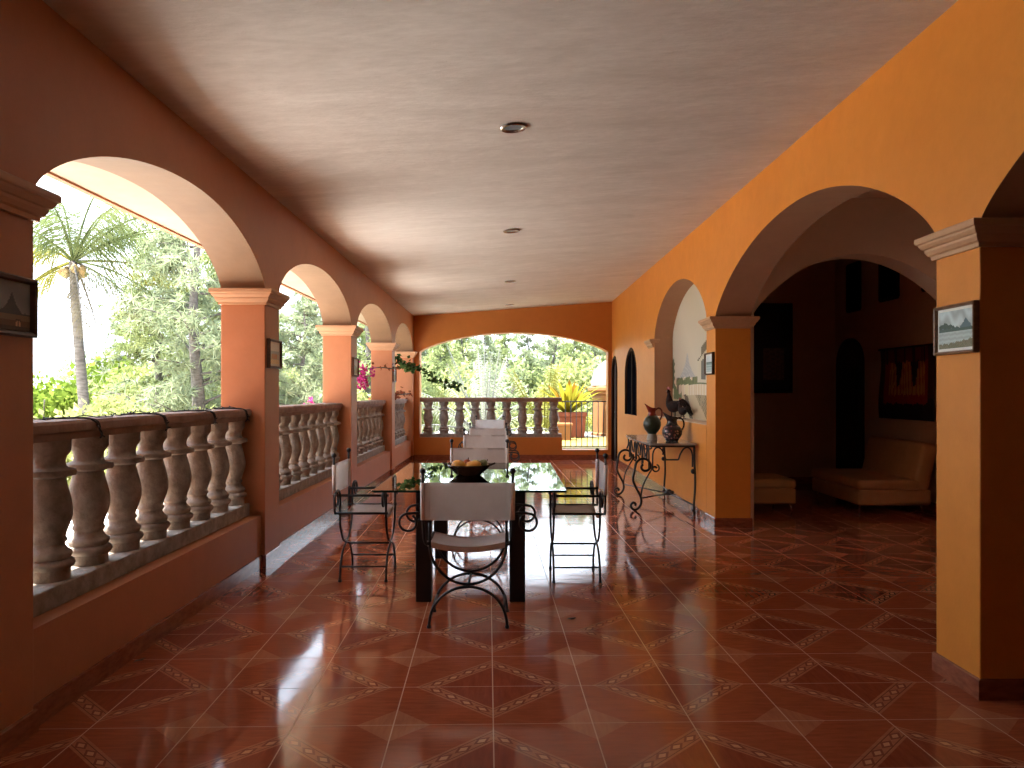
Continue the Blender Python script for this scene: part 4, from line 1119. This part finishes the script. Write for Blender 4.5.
for (az, el, ln, dr, mk) in spec:
    V, F = [], []; tb = bmesh.new(); frond(V, F, tb, top, R(az), R(el), ln * (1.28 if -45 < az < 45 and el > 0 else 1.12), dr * .88, 60, .85, r, .011)
    fo = obj('frond', (V, F), M[mk], t); obj('leaf_rib', tb, M['palmbark'] if mk == 'frond_d' else M[mk], fo)
nb_ = bmesh.new()
for k in range(7):
    a = k * .9; bmesh.ops.create_uvsphere(nb_, u_segments=10, v_segments=8, radius=.085, matrix=Matrix.Translation((top.x + .20 * math.cos(a), top.y + .22 * math.sin(a), top.z - .18 - .06 * (k % 3))) @ Matrix.Diagonal((1, 1, 1.2, 1)))
smooth(nb_); obj('coconuts', nb_, noisy('coconut_husk', (.20, .12, .04), (.26, .19, .07), 9, .7), t)

# pale fan of long stalks behind the far balustrade
def fan_palm(label, loc, H, n_, seed, mk, spread, sm, leaf=.34, nm='garden_palm'):
    t = thing(nm, label, 'plant', loc); r = random.Random(seed)
    V, F = [], []; tb = bmesh.new()
    for k in range(n_):
        az = r.uniform(0, 2 * PI); el = R(90 - spread * (k + .5) / n_)
        frond(V, F, tb, Vector((.12 * math.cos(az), .12 * math.sin(az), .05)), az, el, H * r.uniform(.8, 1.1), .12 + .25 * k / n_, 24, leaf, r, .013)
    obj('leaflets', (V, F), M[mk], t); obj('stalks', tb, M[sm], t)
fan_palm('big pale feathery palm with whitish stalks fanning out behind the far balustrade', (at(484, 20.5), 20.5, .2), 2.9, 24, 51, 'agave', 72, 'pale_stem')
fan_palm('yellow-green palm right of the pale one, behind the far balustrade', (at(545, 23.2), 23.2, .2), 2.4, 16, 52, 'frond_y', 75, 'frond_y', .4)
fan_palm('green palm at the left of the far arch view', (at(440, 22.8), 22.8, .2), 2.2, 16, 53, 'bush', 70, 'bush', .4)

# bromeliad in a terracotta planter
t = thing('planter_box', 'square terracotta planter beyond the railing, holding the spiky yellow plant', 'planter', (at(572, 20.6), 20.6, .206))
obj('pot', ring_mould(bmesh.new(), -.28, .28, -.28, .28, [(0, 0), (.02, .02), (.06, .55), (.095, .56), (.095, .66), (.05, .665), (.03, .60)]), M['terracotta'], t)
obj('soil', B(-.28, .28, -.28, .28, .60, .63), M['soil'], t)
t = thing('bromeliad', 'spiky yellow and orange plant growing in the terracotta planter', 'plant', (at(568, 20.6), 20.6, .835))
r = random.Random(9)
for mk, nm, n_, l0 in (('brom', 'outer_leaves', 38, 1.45), ('brom2', 'inner_leaves', 11, 1.2)):
    V, F = [], []
    for k in range(n_):
        az = k * 2.4 + r.random() * .3; el = R(r.uniform(34, 70) if mk == 'brom' else r.uniform(60, 85)); ln = l0 * r.uniform(.7, 1.05)
        d = Vector((math.cos(az) * math.cos(el), math.sin(az) * math.cos(el), math.sin(el))); s = Vector((-math.sin(az), math.cos(az), 0))
        P_ = [Vector((.05 * math.cos(az), .05 * math.sin(az), 0)) + d * ln * q + Vector((0, 0, -.28 * ln * q * q)) for q in (0, .3, .6, .85, 1)]
        W_ = [.045, .065, .06, .036, .003]
        for i in range(4): quad(V, F, P_[i] - s * W_[i], P_[i] + s * W_[i], P_[i + 1] + s * W_[i + 1], P_[i + 1] - s * W_[i + 1])
    obj(nm, (V, F), M[mk], t)
t = tag(obj('planter_box', ring_mould(bmesh.new(), -.2, .2, -.2, .2, [(0, 0), (.03, .36), (.05, .37), (.05, .42), (.0, .42)]), M['kiosk']), 'small pale orange pot in front of the terracotta planter', 'planter'); t.location = (at(562, 19.4), 19.4, .206)

# domed kiosk
t = thing('domed_kiosk', 'orange kiosk with a whitish dome seen through the opening at far right', 'kiosk', (3.08, 21.6, .206))
obj('drum', L([(0, 0), (.78, 0), (.78, .06), (.74, .08), (.74, 1.16), (0, 1.16)], n=8), M['kiosk'], t)
obj('cornice', L([(.74, 1.12), (.80, 1.14), (.80, 1.20), (.86, 1.24), (.86, 1.32), (.78, 1.36), (0, 1.365)], n=8), M['kiosk'], t)
obj('dome', L([(.78 * math.cos(a), 1.365 + .80 * math.sin(a)) for a in [PI / 2 * k / 12 for k in range(12)]] + [(0, 2.165)], n=32), M['dome'], t)
obj('lantern', L([(.05, 2.15), (.09, 2.17), (.06, 2.28), (.1, 2.3), (0, 2.42)], n=12), M['dome'], t)
wn = arch_plate(-.17, .17, .42, .75, .17, .5, -.72, -.69); bmesh.ops.transform(wn, matrix=Matrix.Rotation(R(45 + 22.5), 4, 'Z'), verts=wn.verts[:])
obj('niche_window', wn, M['terracotta'], t)
# pale rocks beyond the far balusters
for k, (x, y, s) in enumerate(((-1.5, 18.2, .26), (-1.0, 18.6, .22), (-.4, 18.0, .2), (.4, 18.7, .26), (.75, 18.1, .2), (-.05, 19.0, .24))):
    b = bmesh.new(); bmesh.ops.create_icosphere(b, subdivisions=3, radius=s); rr = random.Random(k)
    off = rv(rr) * 3
    for v in b.verts:
        q = v.co * (1 + .18 * math.sin(v.co.x * 14 + off.x) * math.cos(v.co.y * 11 + off.y)); q.z = max(q.z * .75, -.5 * s); v.co = q
    o = obj('garden_rock', b, M['rock']); o.location = (x, y, .2 + .48 * s); tag(o, 'pale rounded garden rock behind the far balusters', 'rock', 'pale rocks behind the far balusters')

# a few dry leaves on the floor
dm = noisy('dry_leaf', (.05, .025, .012), (.10, .05, .025), 30, .8)
lv = bmesh.new(); pts = [(-.03, 0, .004), (-.012, .012, .010), (.012, .012, .008), (.034, 0, .014), (.012, -.012, .006), (-.012, -.012, .010)]
lv.faces.new([lv.verts.new(p) for p in pts]); bmesh.ops.solidify(lv, geom=lv.faces[:], thickness=.0015); lme = bpy.data.meshes.new('dry_leaf'); lv.to_mesh(lme); lv.free(); lme.materials.append(dm)
for (px, py, rz, lb) in ((366, 562, .3, 'dry leaf on the tiles under the left-side chair, left one'), (376, 563, 1.4, 'dry leaf on the tiles under the left-side chair, right one'), (571, 620, .2, 'dry leaf on the tiles just before the right-side chair'),
                     (319, 541, 1, 'dry leaf on the tiles near the low wall, left of the chair'), (350, 524, 2, 'dry leaf on the tiles behind the left-side chair'), (139, 662, .8, 'crumpled dry scrap on the tiles at the foot of the nearest parapet')):
    Y = 1089.2 / (py - 392); o = link_mesh('dry_leaf', lme, None, ((px - 508) / 778 * Y, Y, .001), rz); tag(o, lb, 'leaf')

# ------------------------------------------------------------------ light, sky, camera
sun = bpy.data.lights.new('sun', 'SUN'); sun.energy = 4.6; sun.angle = R(.6); sun.color = (1, .95, .86)
so = bpy.data.objects.new('sun', sun); C.objects.link(so)
so.rotation_euler = Vector((.325, .13, -.93)).to_track_quat('-Z', 'Y').to_euler()
w = bpy.data.worlds.new('sky'); bpy.context.scene.world = w; w.use_nodes = True
n = NT(w.node_tree); bg = w.node_tree.nodes['Background']
tc = n.node('ShaderNodeTexCoord'); sp = n.node('ShaderNodeSeparateXYZ'); n.put(sp.inputs[0], tc.outputs['Generated'])
n.put(bg.inputs[0], n.mix(n.ramp(sp.outputs[2], 0, .7), (.60, .66, .73), (.55, .66, .82)))
bg.inputs[1].default_value = 1.0

cam = bpy.data.cameras.new('camera'); co = bpy.data.objects.new('camera', cam); C.objects.link(co)
cam.sensor_width = 36; cam.lens = 778 / 1024 * 36; cam.shift_x = 4 / 1024; cam.shift_y = 8 / 1024
cam.clip_start = .05; cam.clip_end = 300
co.location = (0, 0, 1.4); co.rotation_euler = (PI / 2, 0, 0)
sc = bpy.context.scene; sc.camera = co
sc.view_settings.view_transform = 'Standard'; sc.view_settings.look = 'None'
sc.view_settings.exposure = 3.08; sc.view_settings.gamma = 1; sc.view_settings.use_curve_mapping = False
try:
    sc.cycles.use_denoising = True
    sc.cycles.max_bounces = 10; sc.cycles.diffuse_bounces = 6; sc.cycles.glossy_bounces = 5; sc.cycles.transparent_max_bounces = 12
    sc.cycles.caustics_reflective = False; sc.cycles.caustics_refractive = False
    sc.cycles.sample_clamp_indirect = 6
except Exception: pass
